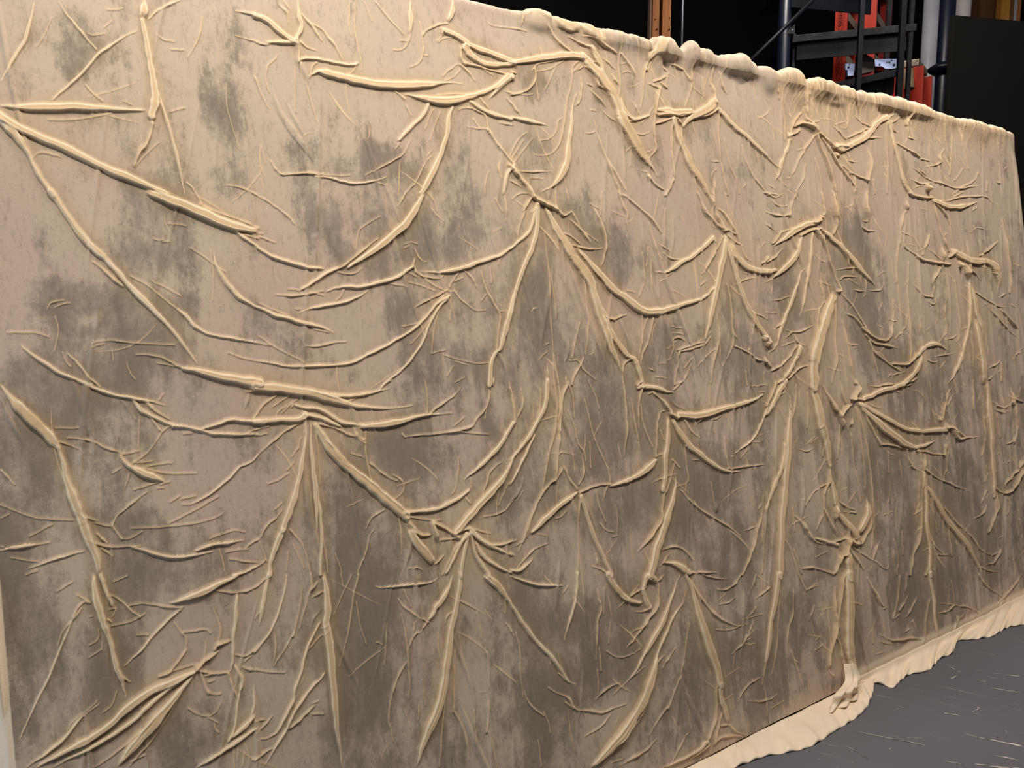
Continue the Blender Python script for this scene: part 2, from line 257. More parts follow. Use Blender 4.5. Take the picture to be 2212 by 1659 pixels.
# ------------------------------------------------------------------ the draped flat
# folds as traced: @tile origin, then kind (b flat fold, r round fold, s soft swell), width and points
FOLDS = """
@0,0
b60 290,0 270,130 210,330 110,500 0,690
r22 500,0 560,100 650,210 740,320 830,420
r16 440,130 380,280 300,400
b110 1235,-20 1225,90 1215,150
b75 1215,160,60 1245,330,75 1275,500,75 1300,650,80 1320,780,95 1310,880,115 1290,980,90
b50 1340,760 1400,950 1470,1180 1530,1420 1580,1659
r70 1290,980 1290,1060 1250,1200 1180,1300 1140,1420
r18 1360,1200 1250,1300 1150,1420
b42 1260,160 1330,90 1440,30 1560,-20
b50 1180,250 1060,300 950,370 840,450 700,610 560,740 430,850
b110 -20,890,110 200,900,110 500,895,100 800,905,80 1000,920,60 1250,930,40
r20 400,1010 600,1010 800,985 960,950
b85 -20,960 100,1040 300,1140 600,1270 850,1400 1100,1500 1300,1590 1460,1659
b60 -10,1000 100,1110 200,1230 260,1340 330,1480 450,1659
r20 270,1340 340,1290 460,1310 520,1330
r20 720,700 780,770 880,860
r20 1040,850 1130,885
r15 900,70 1000,70 1060,55
r12 880,230 960,160
r18 740,270 800,290 900,270
r28 1730,130 1700,290 1650,400 1600,490
r18 1330,270 1400,330 1500,345
r12 1450,410 1580,420
r22 1440,945 1520,925 1590,910
r40 2000,80 2100,100 2212,130
r25 2000,290 2100,320 2212,350
r25 2170,640 2212,740
r16 1930,700 1940,900 1990,1080 2060,1290
r25 1590,1540 1640,1590 1680,1659
r25 1930,1570 2050,1590 2212,1659
@550,0
r30 0,350 100,370 150,355
b50 90,350 200,350 360,355
b60 0,120 100,160 200,250 320,330
b60 365,-20 375,120 395,230 350,320
r50 350,320 370,420 370,520
r30 200,20 270,100 290,200
r20 250,0 300,80
r30 390,100 470,190 530,280 580,350
r25 470,190 560,230 650,330 710,420 760,520
r25 380,330 440,390 540,430
b42 370,510 440,490 560,500 700,530 830,545 880,530
r20 880,530 840,600 780,630
b75 480,630,30 550,600,60 620,610,75 760,650,80 900,680,85 1100,710,90 1300,715,90 1500,705,80 1700,700,45 1790,710,20
r30 470,650 490,560 540,520
s60 390,540 440,640 450,720
r25 200,450 180,490 110,560 100,680 130,790
s60 150,690 160,800 220,950 300,1080 400,1220 520,1380
s40 250,820 320,960 430,1170
r20 340,540 345,700 350,960
r22 440,700 490,880 545,1050
r18 0,650 50,780 120,920
r20 820,0 810,180 830,300
r30 865,0 860,200 880,370 910,500 920,600
r12 940,0 1010,180
r15 1030,0 1150,150 1280,290
b60 1330,-20 1330,100 1325,280
r28 1340,240 1300,380 1240,420 1180,415
r15 1240,340 1330,340
b70 1690,-20 1680,100 1650,180
r35 1650,190 1550,210 1460,260 1430,310
r25 1410,170 1430,300 1440,440 1400,530 1320,570
r15 1440,460 1490,465
r40 1600,240 1600,300
r20 1640,260 1560,340
r20 1700,310 1620,320 1570,350
b60 1620,250 1750,310 1850,380 2000,440 2212,520
b60 1800,400 1850,470 1950,530 2100,545 2212,530
r40 1760,380 1760,480 1800,540
r30 1800,530 1950,570 2212,640
r25 1730,540 1660,590 1600,650
r25 1750,540 1830,610 1890,690
r18 1760,580 1700,650 1620,680
r18 1930,570 2040,640
b80 1270,800,25 1450,830,70 1620,850,90 1780,830,80 1920,790,60 2050,730,60 2160,640,70
r30 1550,800 1700,795 1900,790
b60 2190,640 2080,740 2000,840
r22 1190,760 1280,830 1300,900 1350,990
b60 1490,860 1440,970 1330,1080 1220,1200
r25 1240,1210 1200,1270
b70 1690,880,40 1650,1000,60 1640,1130,60 1590,1300,70 1510,1480,80 1400,1659,90
r18 1530,920 1490,1010 1460,1100
r18 1590,940 1540,1060 1500,1200
r22 1520,1270 1470,1330
r28 1520,1320 1450,1390 1400,1500 1350,1570 1270,1659
r30 1340,1180 1270,1300 1180,1360 1050,1430 940,1490
b50 1820,850 1950,930 2080,980 2212,1010
r25 1730,930 1830,910 1920,950 1970,980 1990,1100
r28 1990,1100 2080,1230 2212,1390
r22 1810,1070 1900,1090 1990,1090
r25 2080,1040 2212,1060
r15 1860,1000 1920,1090
r20 1920,820 2000,920
r20 2140,820 2212,900
r25 2130,770 2212,790
r35 130,1350 180,1430 240,1480 350,1470 500,1470 700,1490 830,1485
b35 500,1490 650,1510 750,1540 880,1555 1000,1540 1130,1495
r20 1040,1545 1140,1570
r15 60,1230 100,1400
r15 40,1400 90,1659
r18 2000,1450 1970,1560 1970,1659
r30 2090,1360 2080,1450 2110,1510
b50 2212,1400 2150,1480 2120,1659
r18 1990,180 2040,210 2212,235
@1100,0
r25 0,230 80,240 160,260
r25 110,130 100,220
b80 120,130 220,110 320,160
r35 300,200 380,310 460,390 560,460
b80 0,525,60 150,505,70 350,475,80 500,460,80 620,470,70
b80 620,470,60 700,560,75 800,680,80 870,780,75 920,900,70 960,1020,80 1050,1160,80 1130,1300,80 1200,1400,60 1280,1510,30
r25 190,600 240,540 330,520 450,500
r40 220,560 225,660 180,730 110,780 0,800
r20 0,790 100,800 210,795
r22 640,480 720,520 760,525
b50 640,380 700,400 740,480 780,560 790,630
b60 360,180 430,220 520,240 600,240 700,280 800,350
r40 600,300 700,310 790,370 870,420 920,450
r30 480,300 560,340 640,380
r30 600,370 680,390 730,460
r22 930,280 940,400 930,560 945,700 935,800 920,920
r25 790,480 850,530 910,590
r22 870,620 930,720
r25 950,450 1010,520 1060,600 1100,690
r22 960,620 1010,600 1040,620
r20 950,540 1000,530
s60 1180,370 1190,430
b70 1390,420 1290,410 1220,440 1180,510
r32 1230,430 1190,500 1150,620 1140,780 1120,930
r30 1160,570 1190,610
b42 950,820 970,920 1040,1000 1120,1000 1200,970
r25 990,1020 1060,1025 1190,980
r18 1060,860 1110,970
r22 1230,900 1180,990 1130,1050
r30 1180,700 1280,740
r35 1230,690 1290,670 1350,640
r30 1290,690 1350,740
r40 1290,740 1260,850 1240,960
r30 1240,960 1230,1080 1240,1180 1245,1270 1180,1350
r20 1230,1270 1150,1300
r20 1060,1130 1150,1140 1210,1110
b60 1270,930,40 1340,930,60 1430,950,70 1550,940,60
r50 1270,970 1350,960 1450,980 1530,960
b90 1740,850,80 1680,920,110 1600,960,90 1540,1000,60 1480,1070,40
r50 1770,910 1690,970 1620,985
r40 1230,1050 1300,1030 1380,1000
r30 1430,1000 1480,1060
r50 1720,700 1730,780 1740,860
r25 1700,500 1720,600 1710,720
r28 1540,500 1550,650 1550,750 1500,910
r35 1350,530 1430,560 1490,590
r15 1490,590 1550,690
r20 1310,560 1350,600
r20 1360,620 1350,740
r16 1650,650 1660,820
r15 1570,740 1640,800
r20 1780,600 1820,730 1860,800
r26 1390,1010 1380,1180 1385,1300 1400,1460 1400,1520
r40 1400,1500 1370,1590 1330,1659
b50 1400,1010 1440,1150 1500,1300 1560,1430 1650,1560 1700,1659
r20 1460,1080 1470,1160 1500,1260
r16 1570,1480 1600,1659
b45 1780,930 1850,1000 1920,1080 2000,1140 2100,1230 2212,1340
r24 1780,950 1780,1150 1800,1350 1830,1500 1870,1659
r16 1830,1170 1870,1370 1940,1530 1970,1659
r16 1980,1230 2010,1350 2080,1490 2212,1659
r20 1730,1375 1800,1370
r20 1780,1430 1730,1490 1720,1540
r40 1760,1510 1740,1659
r28 590,510 540,560 530,680 500,850 480,1000 440,1180 380,1290 280,1320 220,1315
r25 600,545 550,600 530,640
r25 620,560 560,600
r30 610,650 615,740 600,850 570,900
b60 580,770,20 545,900,35 530,1050,45 510,1200,60 480,1380,75 430,1500,85 350,1590,60 260,1635,30
r20 460,1000 420,1030 400,1120 330,1180 240,1190
r30 640,560 720,620 760,720 850,765
r25 650,700 720,730
r28 680,750 760,830 830,910
r20 800,940 850,990 910,1030
r28 730,1020 760,1150 820,1320 870,1440 930,1590 950,1659
r18 740,1110 700,1130 660,1130
r18 830,1340 900,1450 1000,1620
r12 690,930 750,940
r15 990,1290 1040,1240
r15 1040,1260 1030,1420
r30 1180,1480 1240,1560 1330,1620
r15 1120,1450 1180,1460
r20 0,850 60,930 100,980
b50 0,990 100,1010 200,1030 330,1065
r15 240,600 350,580 470,500
r12 400,560 360,660 300,770
r12 230,600 250,850
r40 0,600 60,620
r40 0,640 40,680
r20 0,1340 80,1180 150,1120
r15 40,1380 200,1170
r12 20,1350 130,1180
r50 0,1400 60,1460 140,1560 200,1659
r25 80,1450 200,1460 370,1450
r12 180,1510 300,1520
r25 0,1530 60,1560 110,1590
r15 400,1580 400,1659
r15 470,1500 500,1659
@1652,0
r50 340,690 330,800 330,900 340,1010
r30 360,720 370,880
r25 300,770 320,900
r35 310,950 260,1010 230,1080 220,1140
r60 240,1080 300,1040 380,1060 430,1100
r50 370,1020 430,1080
b40 210,1160 190,1250 140,1370 120,1480 90,1545
r40 200,1150 260,1130 300,1090
r30 430,1130 350,1250 300,1350 250,1460 190,1525
r25 350,1380 330,1520 260,1640
r20 320,1190 340,1250 290,1280
r35 430,1130 470,1250 530,1400 570,1540 600,1659
r18 430,1340 470,1500 490,1659
r40 440,1120 520,1180 580,1240
r30 470,1150 580,1320 650,1430 740,1550 780,1600
b70 610,1240 660,1260 730,1230
r50 580,1250 640,1230 700,1240
r40 600,1300 640,1330
b60 740,1220 830,1180 900,1100 960,1030 1030,990
r30 700,1170 790,1130 870,1090
r30 820,1200 880,1170 1000,1170
r30 1030,990 1090,970
r25 930,1020 980,975
b35 1040,1010 1080,1180 1120,1330 1160,1480 1200,1590 1250,1650
r16 1030,1020 1030,1200 1040,1400 1050,1659
r18 1060,1030 1100,1110 1150,1130
r22 730,820 715,950 700,1080 650,1085
r20 740,810 780,880 810,960
r22 770,980 830,1040 890,1070
r20 590,1070 640,1120 690,1180
r18 480,1010 570,1015
r18 600,1060 690,1030
r28 1260,900 1230,970 1200,1060
r22 1210,1060 1215,1150 1200,1250
r22 1150,990 1080,1040
r30 1110,1210 1200,1260 1260,1290 1320,1330
r20 1220,1165 1300,1190
r25 1330,1350 1420,1370
r25 1540,1260 1500,1330 1490,1390 1370,1420
r40 880,1250 895,1380 870,1530
r30 740,1470 800,1500 880,1530
r25 650,1400 700,1440 720,1480
r20 700,1360 790,1380
r12 1510,1010 1540,1200 1590,1380
r15 1600,1150 1580,1500
r12 1700,1050 1690,1200 1740,1450
r22 1270,1420 1350,1490 1430,1540 1500,1555
r30 1240,1520 1330,1560 1420,1555
r20 1310,1430 1390,1500
r22 1260,1600 1350,1570
r25 1490,1550 1590,1590 1650,1600 1720,1570 1790,1530 1830,1460
r25 1650,1600 1740,1590 1830,1580
r18 1690,1430 1620,1540
r20 1660,1610 1600,1659
r60 1380,1560 1390,1630
r15 1900,1540 1900,1640
r25 1980,1550 2020,1560
r15 170,660 150,760 150,900 170,1000 170,1200
r20 100,700 130,850
r20 0,1310 60,1370 130,1440
r18 40,1570 100,1610
r25 0,1640 130,1659
r25 760,1500 770,1659
r15 870,1560 880,1659
r15 930,1520 940,1659
@0,410
b55 430,0,60 600,250,60 750,440,60 900,580,50 1000,690,45 1120,830,50 1300,1010,45 1480,1200,40 1690,1490,35
r35 780,595 860,650 960,740 1060,820
b100 1250,0 1500,90 1700,170 1900,260 2100,320 2212,340
r30 1700,110 1900,200 2100,270 2212,320
r22 1660,0 1720,110
r15 1430,280 1520,285 1600,300
r25 1300,405 1350,420 1410,410
r18 1380,435 1460,430
b40 2020,340 2100,410 2212,480
r25 2060,360 2212,410
r20 1800,500 1815,650 1820,800 1815,950
b42 1830,520 1850,650 1950,800 2050,910 2212,1000
r13 1100,720 1250,800 1400,920 1500,1000
b40 1500,1000 1580,1060 1650,1140 1740,1200 1870,1240 2050,1270 2212,1300
r30 400,1020 430,960 500,940 560,935
r18 460,1000 540,965 610,960
r18 470,1070 500,1200 460,1380
r14 50,1210 200,1210 310,1215 430,1255
r25 780,1300 850,1285 1000,1280 1200,1300 1500,1310
r15 780,1330 900,1305
b45 180,1320 260,1390 400,1480 550,1570 800,1659
r16 530,1370 560,1450 610,1510
r28 570,1385 660,1470 750,1580 840,1650
r30 1150,1400 1250,1395 1380,1420 1480,1470 1560,1510
r22 1330,1465 1450,1485 1550,1500
b80 1560,1510,40 1700,1530,70 1900,1580,85 2100,1610,95 2212,1630,100
r16 1080,1460 1110,1550 1160,1620
r12 955,1340 970,1470
r20 1940,1380 2080,1430 2212,1460
r11 1620,480 1780,590 1930,700
r8 1290,760 1550,900
@550,410
r25 0,30 100,80 200,150 290,220 350,290
b50 0,460 150,560 300,610 450,650 600,670
r20 0,360 80,370
r25 40,390 190,445
b80 1450,0,70 1380,130,80 1290,270,90 1180,370,90 1060,470,80 930,560,60 800,650,40
r40 1060,400 950,480 850,560 750,640 650,690 570,730
b50 720,650 620,700 500,780 390,850
r25 790,660 870,590
r25 700,690 780,710 860,700 915,660
r15 390,850 280,840
r20 860,510 875,400 890,340 950,290 1080,215
r35 1300,0 1240,100 1210,140
r35 170,885 300,895 450,880 600,855
r20 500,870 600,900
b45 620,860,20 700,830,30 800,815,45 900,820,45 1050,785,50 1180,750,50 1270,700,50 1350,650,40
r25 770,830 740,900 690,945
r35 1350,640 1375,570
r25 1360,650 1400,710 1480,740 1580,750 1620,720
b42 380,1050 450,1010 600,985 750,955 880,910 970,850
r20 340,1010 400,1010
b50 1420,690,30 1550,700,45 1680,680,50 1800,650,55 1950,600,50 2100,550,50 2212,470,55
r18 1780,670 1850,740 1900,830
r15 1940,690 1960,800
r18 2010,650 2025,800
r18 2110,550 2080,640
r20 1320,700 1400,740
r20 1150,785 1220,805 1310,820
r20 1310,780 1420,810 1550,860
r18 1280,460 1330,435 1400,460
r15 1370,490 1420,590 1480,610
r12 1280,490 1330,460
r22 1670,830 1690,780 1750,690
r25 1700,780 1790,740
r35 1660,840 1560,900 1450,950 1350,1010
r22 1640,880 1550,960 1480,1050 1380,1130 1250,1160
b40 1660,900 1560,960 1480,1060 1400,1140 1280,1230 1150,1310 1000,1390 850,1460 700,1490 500,1490 300,1500 150,1470 0,1450
b36 1650,920 1560,1020 1480,1160 1440,1270 1370,1390 1270,1520 1100,1659
r18 1520,1060 1450,1170 1330,1310
r14 1680,860 1680,1000 1670,1120
r18 1600,960 1540,1150 1510,1390
r18 1510,1390 1570,1370 1640,1360
r20 1700,850 1800,960 1890,1020 1980,1020
r20 1610,1400 1750,1445 1900,1475 2010,1465
b50 0,980 150,1050 300,1090 450,1130 600,1180 690,1220
r20 30,955 150,1010 280,1060
r20 500,1180 650,1210
r20 30,1240 200,1350 380,1440 440,1470
r18 0,1290 150,1325
r28 420,1320 550,1325 680,1300 800,1290
r28 1940,700 1980,850 2050,980 2090,1060 2080,1180 2060,1370
r18 2090,1025 2160,1025
r15 1980,880 1930,950
b60 2212,870,50 2180,1000,60 2130,1180,60 2100,1330,50 2060,1380,40 2020,1460,50 2000,1659,60
s40 2080,1390 2130,1500 2170,1659
r30 2040,1590 2030,1659
r18 1700,1490 1640,1590
r18 1800,1590 1700,1640
r30 2130,0 2145,200 2150,270
r15 2050,60 2120,190
@1100,410
r60 160,20 260,80 340,120 400,150
r40 240,60 350,150
r50 400,150 470,210 540,170
r25 20,80 80,30 160,20
r40 200,40 150,110 120,170
r30 230,110 180,200
b42 220,150 200,250 160,350 80,430 0,500
r25 130,180 80,330 70,420
b55 240,120 225,350 180,500 120,650 60,830 20,1000 0,1070
r18 290,330 320,560 340,900 360,1150 375,1350 380,1659
r12 330,640 370,850 400,1100
r30 380,1390 420,1659
b75 300,130,40 380,280,60 460,420,75 520,520,75 600,640,75 680,760,75 720,900,75 760,1050,75 810,1170,75 860,1330,65 920,1450,50 960,1550,30
r22 600,660 640,780 655,950 670,1150 650,1400
b45 700,790 740,930 800,1050 850,1180 920,1290 1000,1400 1070,1440 1110,1540 1140,1659
r30 520,240 620,340 700,450
r18 600,330 680,380 760,440
r20 540,180 600,300
r25 460,360 530,390 610,460
r30 530,460 600,480 700,500 800,490
r38 720,150 780,280 815,400 815,520 780,660
r12 680,110 770,155
r20 390,0 400,150
r20 490,0 520,130
r15 800,0 780,220
b65 580,490,35 680,610,55 800,740,60 900,850,65 1000,920,70 1100,1000,75 1200,1030,75 1350,1010,65 1500,960,55 1650,910,50 1760,810,40
r28 930,0 970,120 1000,200 1010,310
r28 980,40 1100,140 1220,250 1300,370
r15 1060,230 1020,270
r25 1190,260 1220,400 1260,520 1310,590
r16 1330,150 1325,300 1320,460
r25 1290,460 1380,520
r22 1310,530 1390,580 1460,585
b50 1240,700 1350,690 1450,620 1560,560 1650,490 1740,400
r40 1750,430 1750,520 1700,620 1640,720
r25 1820,390 1760,520
r15 1410,680 1270,800
r25 1220,590 1210,700 1225,880
r18 1140,520 1155,750 1110,910
r15 1190,480 1170,660
r25 1780,150 1840,200 1900,300 1970,430
r40 1820,340 1880,330
r22 1740,120 1730,260 1760,330
r30 1600,0 1660,150 1740,250 1810,320
r35 1680,0 1740,120 1780,230 1830,320
r35 1740,0 1740,90
r18 1850,30 1900,280 1950,400 2010,560 2060,600
r22 1860,370 1930,440 2000,470
r25 1880,340 1940,380
b60 1840,400,30 1820,550,60 1790,700,60 1760,850,60 1720,1000,55 1690,1150,50 1660,1290,30
b60 1870,450 1930,560 2010,640 2100,680 2212,690
b40 1850,430 1900,620 1950,780 2000,930 2050,1030 2100,1120 2212,1270
r32 1850,780 1880,880 1895,1050 1900,1170 1900,1300 1850,1430 1810,1500
r15 1910,1200 1940,1260
r25 2050,1020 2130,1060 2212,1100
r40 2120,635 2170,600 2212,560
r30 1770,1060 1785,1250 1740,1450 1720,1659
r30 1910,1320 2040,1380 2120,1440 2212,1460
r20 2050,1340 2030,1380
r30 1430,1360 1530,1330 1640,1290 1720,1200
r30 1450,1370 1560,1350 1660,1310 1720,1240
r15 1760,1340 1650,1450 1610,1510
r30 790,1060 870,1090 900,1100
r28 870,1120 940,1080 1010,1060
r20 1130,1030 1140,1200 1110,1450
r18 1190,1060 1150,1200 1120,1400
r28 1230,1070 1190,1280 1140,1400 1130,1500
r25 1380,1280 1440,1250 1510,1290
r20 1390,1220 1440,1215 1490,1230
r18 1400,1290 1370,1430 1290,1480
r15 1340,1350 1420,1290
r15 1380,1160 1480,1175
r18 1690,750 1640,800 1600,830
r22 1450,1380 1430,1500 1410,1659
r20 1560,1480 1500,1600 1420,1659
r12 1570,1430 1490,1520
r30 1190,1520 1250,1540
r15 1250,1590 1350,1600
r22 600,1120 560,1290 540,1430
s60 520,1260 500,1400 480,1480
r15 520,1450 590,1450 640,1530 750,1620
r28 640,1420 560,1590 540,1659
r25 490,1580 490,1659
r28 1050,1430 980,1480 965,1560 970,1659
r15 330,1370 280,1420 250,1450
r18 350,1300 310,1320
r35 330,1470 320,1659
r40 1090,1659 1140,1610
r12 1000,850 1080,870
r15 2010,1530 2020,1659
@1652,410
r28 0,180 100,210 180,210 220,180
r22 20,20 100,60 160,20
r20 60,80 120,130 200,130
r25 290,0 230,100 210,210
r30 480,0 500,180 490,230
r60 400,260 470,250
r40 490,200 460,240
b60 420,270 300,310 200,370 100,450 60,480
r30 330,300 200,330 120,370 60,450
r35 470,320 400,330 300,380
b50 310,400,30 280,500,50 220,600,60 120,690,50 60,750,30 0,790,20
r40 150,490 80,560 0,610
b50 0,690 100,680
b38 400,340 395,500 380,650 350,800 330,950 300,1090
b40 330,650 290,750 250,870 210,990 170,1090 120,1230 80,1350 30,1390
r18 220,900 130,930 70,940
r25 180,1100 70,1190
r28 440,340 500,450 550,600 600,740 640,830
r30 480,330 530,380
r20 500,380 500,460
b45 510,360 600,430 700,530 760,600 820,680 880,740 950,820
r45 570,0 590,180 600,290 570,390
r30 600,290 650,450 700,560 720,650
r22 590,0 640,250
r20 760,0 720,200
r45 870,0 860,120 880,260 830,250
r30 810,300 880,340 960,350
r20 610,680 700,665 780,660
r15 760,650 750,720
r22 640,770 680,735 800,740
r20 860,750 860,860 840,920
r22 750,850 850,860
r22 890,850 980,850 1020,790
r15 710,750 800,810
r12 970,730 1000,700 1040,700
r50 650,840 620,860
b90 600,870,60 560,960,90 500,1100,90 450,1250,80 410,1400,100 400,1500,90 400,1659,100
r25 500,960 450,1050 430,1200 400,1310
r20 480,700 500,850 510,960
r25 470,760 500,900
r18 500,780 570,820
r26 600,900 600,1100 595,1300 600,1450 570,1659
r18 660,880 760,1000 850,1150 900,1230
r25 690,1050 760,1080 820,1150
r30 830,1170 900,1230 980,1270 1050,1270 1080,1180 1100,1080
r30 850,1220 930,1300 1040,1320 1150,1350
r25 880,1270 940,1380 1050,1470 1160,1540
r30 670,1100 690,1250 720,1450 760,1659
r15 900,1300 930,1430 970,1580
r22 1050,1100 1130,1115
r15 1100,930 1095,1090
r12 1130,700 1150,900 1170,1140
r22 1210,170 1170,250 1150,400 1130,560 1130,800
r40 1200,80 1210,170
r40 1220,20 1300,50 1400,60 1430,60
b50 1430,80 1500,110 1600,140 1720,130 1820,100
r25 1480,80 1560,90 1650,60 1780,50 1900,60 1960,120
r25 1600,60 1700,10
r20 1760,180 1810,140
r25 1430,90 1470,250 1520,400 1570,520
r18 1440,100 1540,200 1590,310
r35 1510,460 1520,590
r35 1300,560 1350,590 1450,610 1520,620
r25 1340,560 1400,370
r20 1310,520 1400,450
r20 1400,500 1500,590
r18 1400,380 1370,480
r20 1220,460 1290,470
r20 1170,350 1260,400
r18 1200,400 1190,480 1290,550
r45 1520,620 1600,630
r40 1560,580 1620,520
b60 1600,520 1680,560 1780,600 1880,600 1950,650 1980,740 2000,850
r35 1820,560 1900,500 2000,430
r50 1650,600 1660,660
r50 1700,620 1740,760
r25 1700,640 1780,700 1840,770
r30 1490,660 1450,740 1430,810
r18 1520,680 1550,900 1530,1050 1550,1190 1480,1310
r15 1620,760 1640,950 1660,1150 1640,1300
b35 1740,800,20 1745,950,35 1740,1080,35 1720,1200,25 1670,1420,40 1620,1550,50 1560,1659,40
b40 1760,810 1790,1000 1830,1130 1870,1280
b50 1790,1100 1820,1300 1850,1500 1860,1659
r18 1750,1200 1770,1400 1770,1600
r22 1780,860 1900,940 2000,990 2090,1000
r30 2010,1010 2100,1110 2180,1210
r20 1870,960 2050,1160 2150,1250
r20 1270,800 1350,890 1430,910
r18 1390,940 1440,970 1460,920
r15 1450,830 1430,910
r20 1225,600 1225,850 1235,1100 1240,1300 1230,1450
r40 1080,1480 1200,1480 1250,1440 1290,1380
b45 1260,1440 1350,1350 1430,1310 1500,1320 1560,1370
b45 1340,1400 1290,1520 1230,1600 1170,1650
r30 1200,1640 1310,1600
r18 1360,1440 1450,1470 1480,1450
r20 1450,1420 1610,1390
r20 1215,1060 1210,1150 1160,1210 1110,1270
r30 1000,1659 1100,1650
r20 1080,1580 1190,1550
r18 1050,1600 1080,1560
r18 1530,1270 1600,1260 1640,1230
r20 2212,1340 2150,1400 2120,1450
r25 1900,1520 1960,1490 2010,1460
r15 2020,1480 2020,1640
r20 1900,1610 1950,1580
r22 180,1190 250,1210 320,1200 410,1150
r22 230,1210 180,1260
r22 260,1230 280,1290 350,1330
r20 140,1330 260,1290
b40 300,1340 250,1450 200,1550 100,1659
r30 270,1330 170,1460 60,1540
r18 230,1400 100,1510
r30 370,1490 280,1520 200,1600
r40 0,1260 50,1350
r40 0,1440 60,1510
r15 1760,360 1810,320 1890,340
r22 2030,240 2060,450 2090,700 2090,870
r20 2060,880 2000,920
r12 1330,155 1380,165
r20 0,280 80,340
r15 0,1040 110,1050
@0,820
b80 -10,20,70 100,150,80 200,260,90 320,370,90 420,470,80 500,570,50
b100 490,560,50 540,700,70 570,850,90 610,980,110 670,1120,110 720,1250,110 770,1380,100 820,1500,95 850,1659,100
s40 380,480 450,570 520,700
s70 0,150 70,300 150,450 200,560
r28 0,760 130,900
b45 650,0 800,60 900,100 1000,130 1150,150 1300,180 1420,220
r15 790,0 860,60
r15 1350,180 1400,110
b45 1130,160 1200,250 1330,320 1480,380
r28 1230,160 1330,260 1460,340
s30 1030,150 1110,270 1180,360
r12 1190,340 1180,580
r28 1270,280 1330,380 1380,440
r25 1480,385 1420,410 1380,450 1320,540 1230,640 1120,710
b42 1480,390 1600,400 1700,420 1800,450 1950,455 2212,455
b50 1700,420 1850,370 1970,330 2100,340 2212,340
r30 2212,270 2130,340
r20 1560,460 1650,450
r20 2110,445 2212,400
r15 460,405 560,405 680,400
r30 560,490 680,490 800,520 900,570 1020,610 1080,620
r25 480,510 600,550 700,590
r20 1040,630 1200,600
r40 1020,620 1050,680 1100,720
b70 1040,680,20 1110,730,60 1220,780,80 1320,820,70 1400,860,20
r22 1100,720 1250,750 1400,790 1540,800 1690,795
r15 1240,730 1400,710 1480,705
r15 1130,700 1310,685
r18 1100,790 1060,920
r12 950,790 1040,740
r18 1130,930 1200,910 1290,880 1380,855
r18 1360,890 1460,855
r15 1330,920 1410,910
r30 1260,940 1180,1000 1080,1080 1000,1150 955,1230
r30 955,1235 1000,1300 1040,1350
r22 1040,1350 1120,1340 1220,1280
r28 -10,1055 100,1100 230,1150 350,1180 500,1190 640,1190
r28 800,1210 870,1230 960,1240
r28 640,1100 750,1170 850,1200
r12 650,1240 720,1190
r25 0,1180 90,1140
r20 240,1335 350,1280 460,1225
b60 -10,1455,80 100,1430,65 250,1410,50 440,1385,20
r20 0,1420 40,1420
r20 90,1515 200,1530 340,1555
b38 240,1610 350,1570 500,1520 620,1480 730,1455
r20 210,1659 330,1625
r35 720,1330 820,1390 900,1410 1000,1420 1100,1410 1220,1410
r30 820,1300 870,1350 920,1390
r18 860,1430 970,1500
b45 1100,1410 1250,1450 1400,1490 1550,1500 1700,1480 1830,1450
b35 2212,620 2150,690 2050,740 1950,840 1850,930 1750,1000 1650,1050 1540,1060
r22 1430,1220 1600,1140 1750,1060 1880,985
r25 1100,1260 1300,1250 1500,1235 1700,1210 1850,1170 1910,1130
r15 1440,1040 1540,985
r12 1550,1010 1680,990
b50 1650,1450 1800,1400 1950,1380 2090,1370
r18 1780,1350 1900,1310 2020,1285 2100,1300
r22 1870,1430 1900,1540 1920,1640
r20 1920,1465 2020,1450 2120,1445
r25 2212,1350 2090,1440
r25 1950,1520 2050,1540 2212,1560
b40 1970,1659 2080,1640 2212,1580
s50 2130,100 2100,200 2080,250
r30 2090,90 2212,80
@550,820
b90 0,40,100 200,60,90 350,80,90 500,100,90 620,140,90 750,180,80 900,220,50 1100,240,40 1250,235,30 1370,210,20
b50 450,80 600,110 750,130 900,120 1050,100 1160,75
r25 780,180 880,140
b35 1060,100 1120,30 1180,0
r28 0,300 80,200 200,120
r20 150,230 230,170 310,120
b70 0,340 100,340 200,330 360,330 430,290
r20 180,340 200,270 280,210
r22 230,280 300,210 370,155
b50 330,200 430,230 540,240 640,290 730,350 850,370 950,380
b50 440,290 550,310 640,350 750,400
r25 330,200 310,240
b80 880,400,60 1000,380,80 1150,365,80 1300,335,60 1450,300,45 1700,280,20
r28 1480,300 1560,230 1660,160 1730,100 1760,50
r30 560,370 680,400 780,450 850,470 940,530
r35 840,390 860,450 930,500
r30 440,300 380,360 250,440 100,570 0,660
b60 430,320,30 440,480,45 410,650,60 380,820,65 340,980,70 290,1130,75 240,1270,75
b70 240,1270,70 190,1400,70 150,1520,60 130,1659,60
b50 480,350,30 480,550,50 500,750,60 520,950,60 530,1150,50 535,1300,30
b50 530,870 550,1050 570,1250 570,1450 565,1659
r20 520,400 540,600 560,900
b75 520,380,50 600,520,70 680,620,75 780,720,75 900,820,80 1000,900,80 1100,990,80 1200,1070,80 1290,1150,80
r30 540,400 620,500 730,670
r18 730,680 880,770 1000,860
r22 400,480 360,590
r18 380,570 310,660
r18 340,700 270,770
r20 300,790 200,850 110,885
r28 950,420 945,600 980,780 1000,880
s40 740,460 740,600
r25 1450,-10 1480,150 1475,280
r28 980,700 1070,770 1150,830 1230,860
r20 1180,800 1260,860 1265,950 1180,1020
r32 1990,0 2000,100 1970,230 1900,320 1850,390 1720,430 1550,460 1400,470 1280,485
r25 1720,430 1880,450 2010,460
r18 1260,450 1290,490
r20 2020,80 1980,230 1960,340
r18 1790,310 1700,400
r30 2170,0 2212,300
b50 2212,350 2150,450 2080,560 1990,660 1880,770 1790,860
r20 1750,650 1740,800 1720,920 1680,980
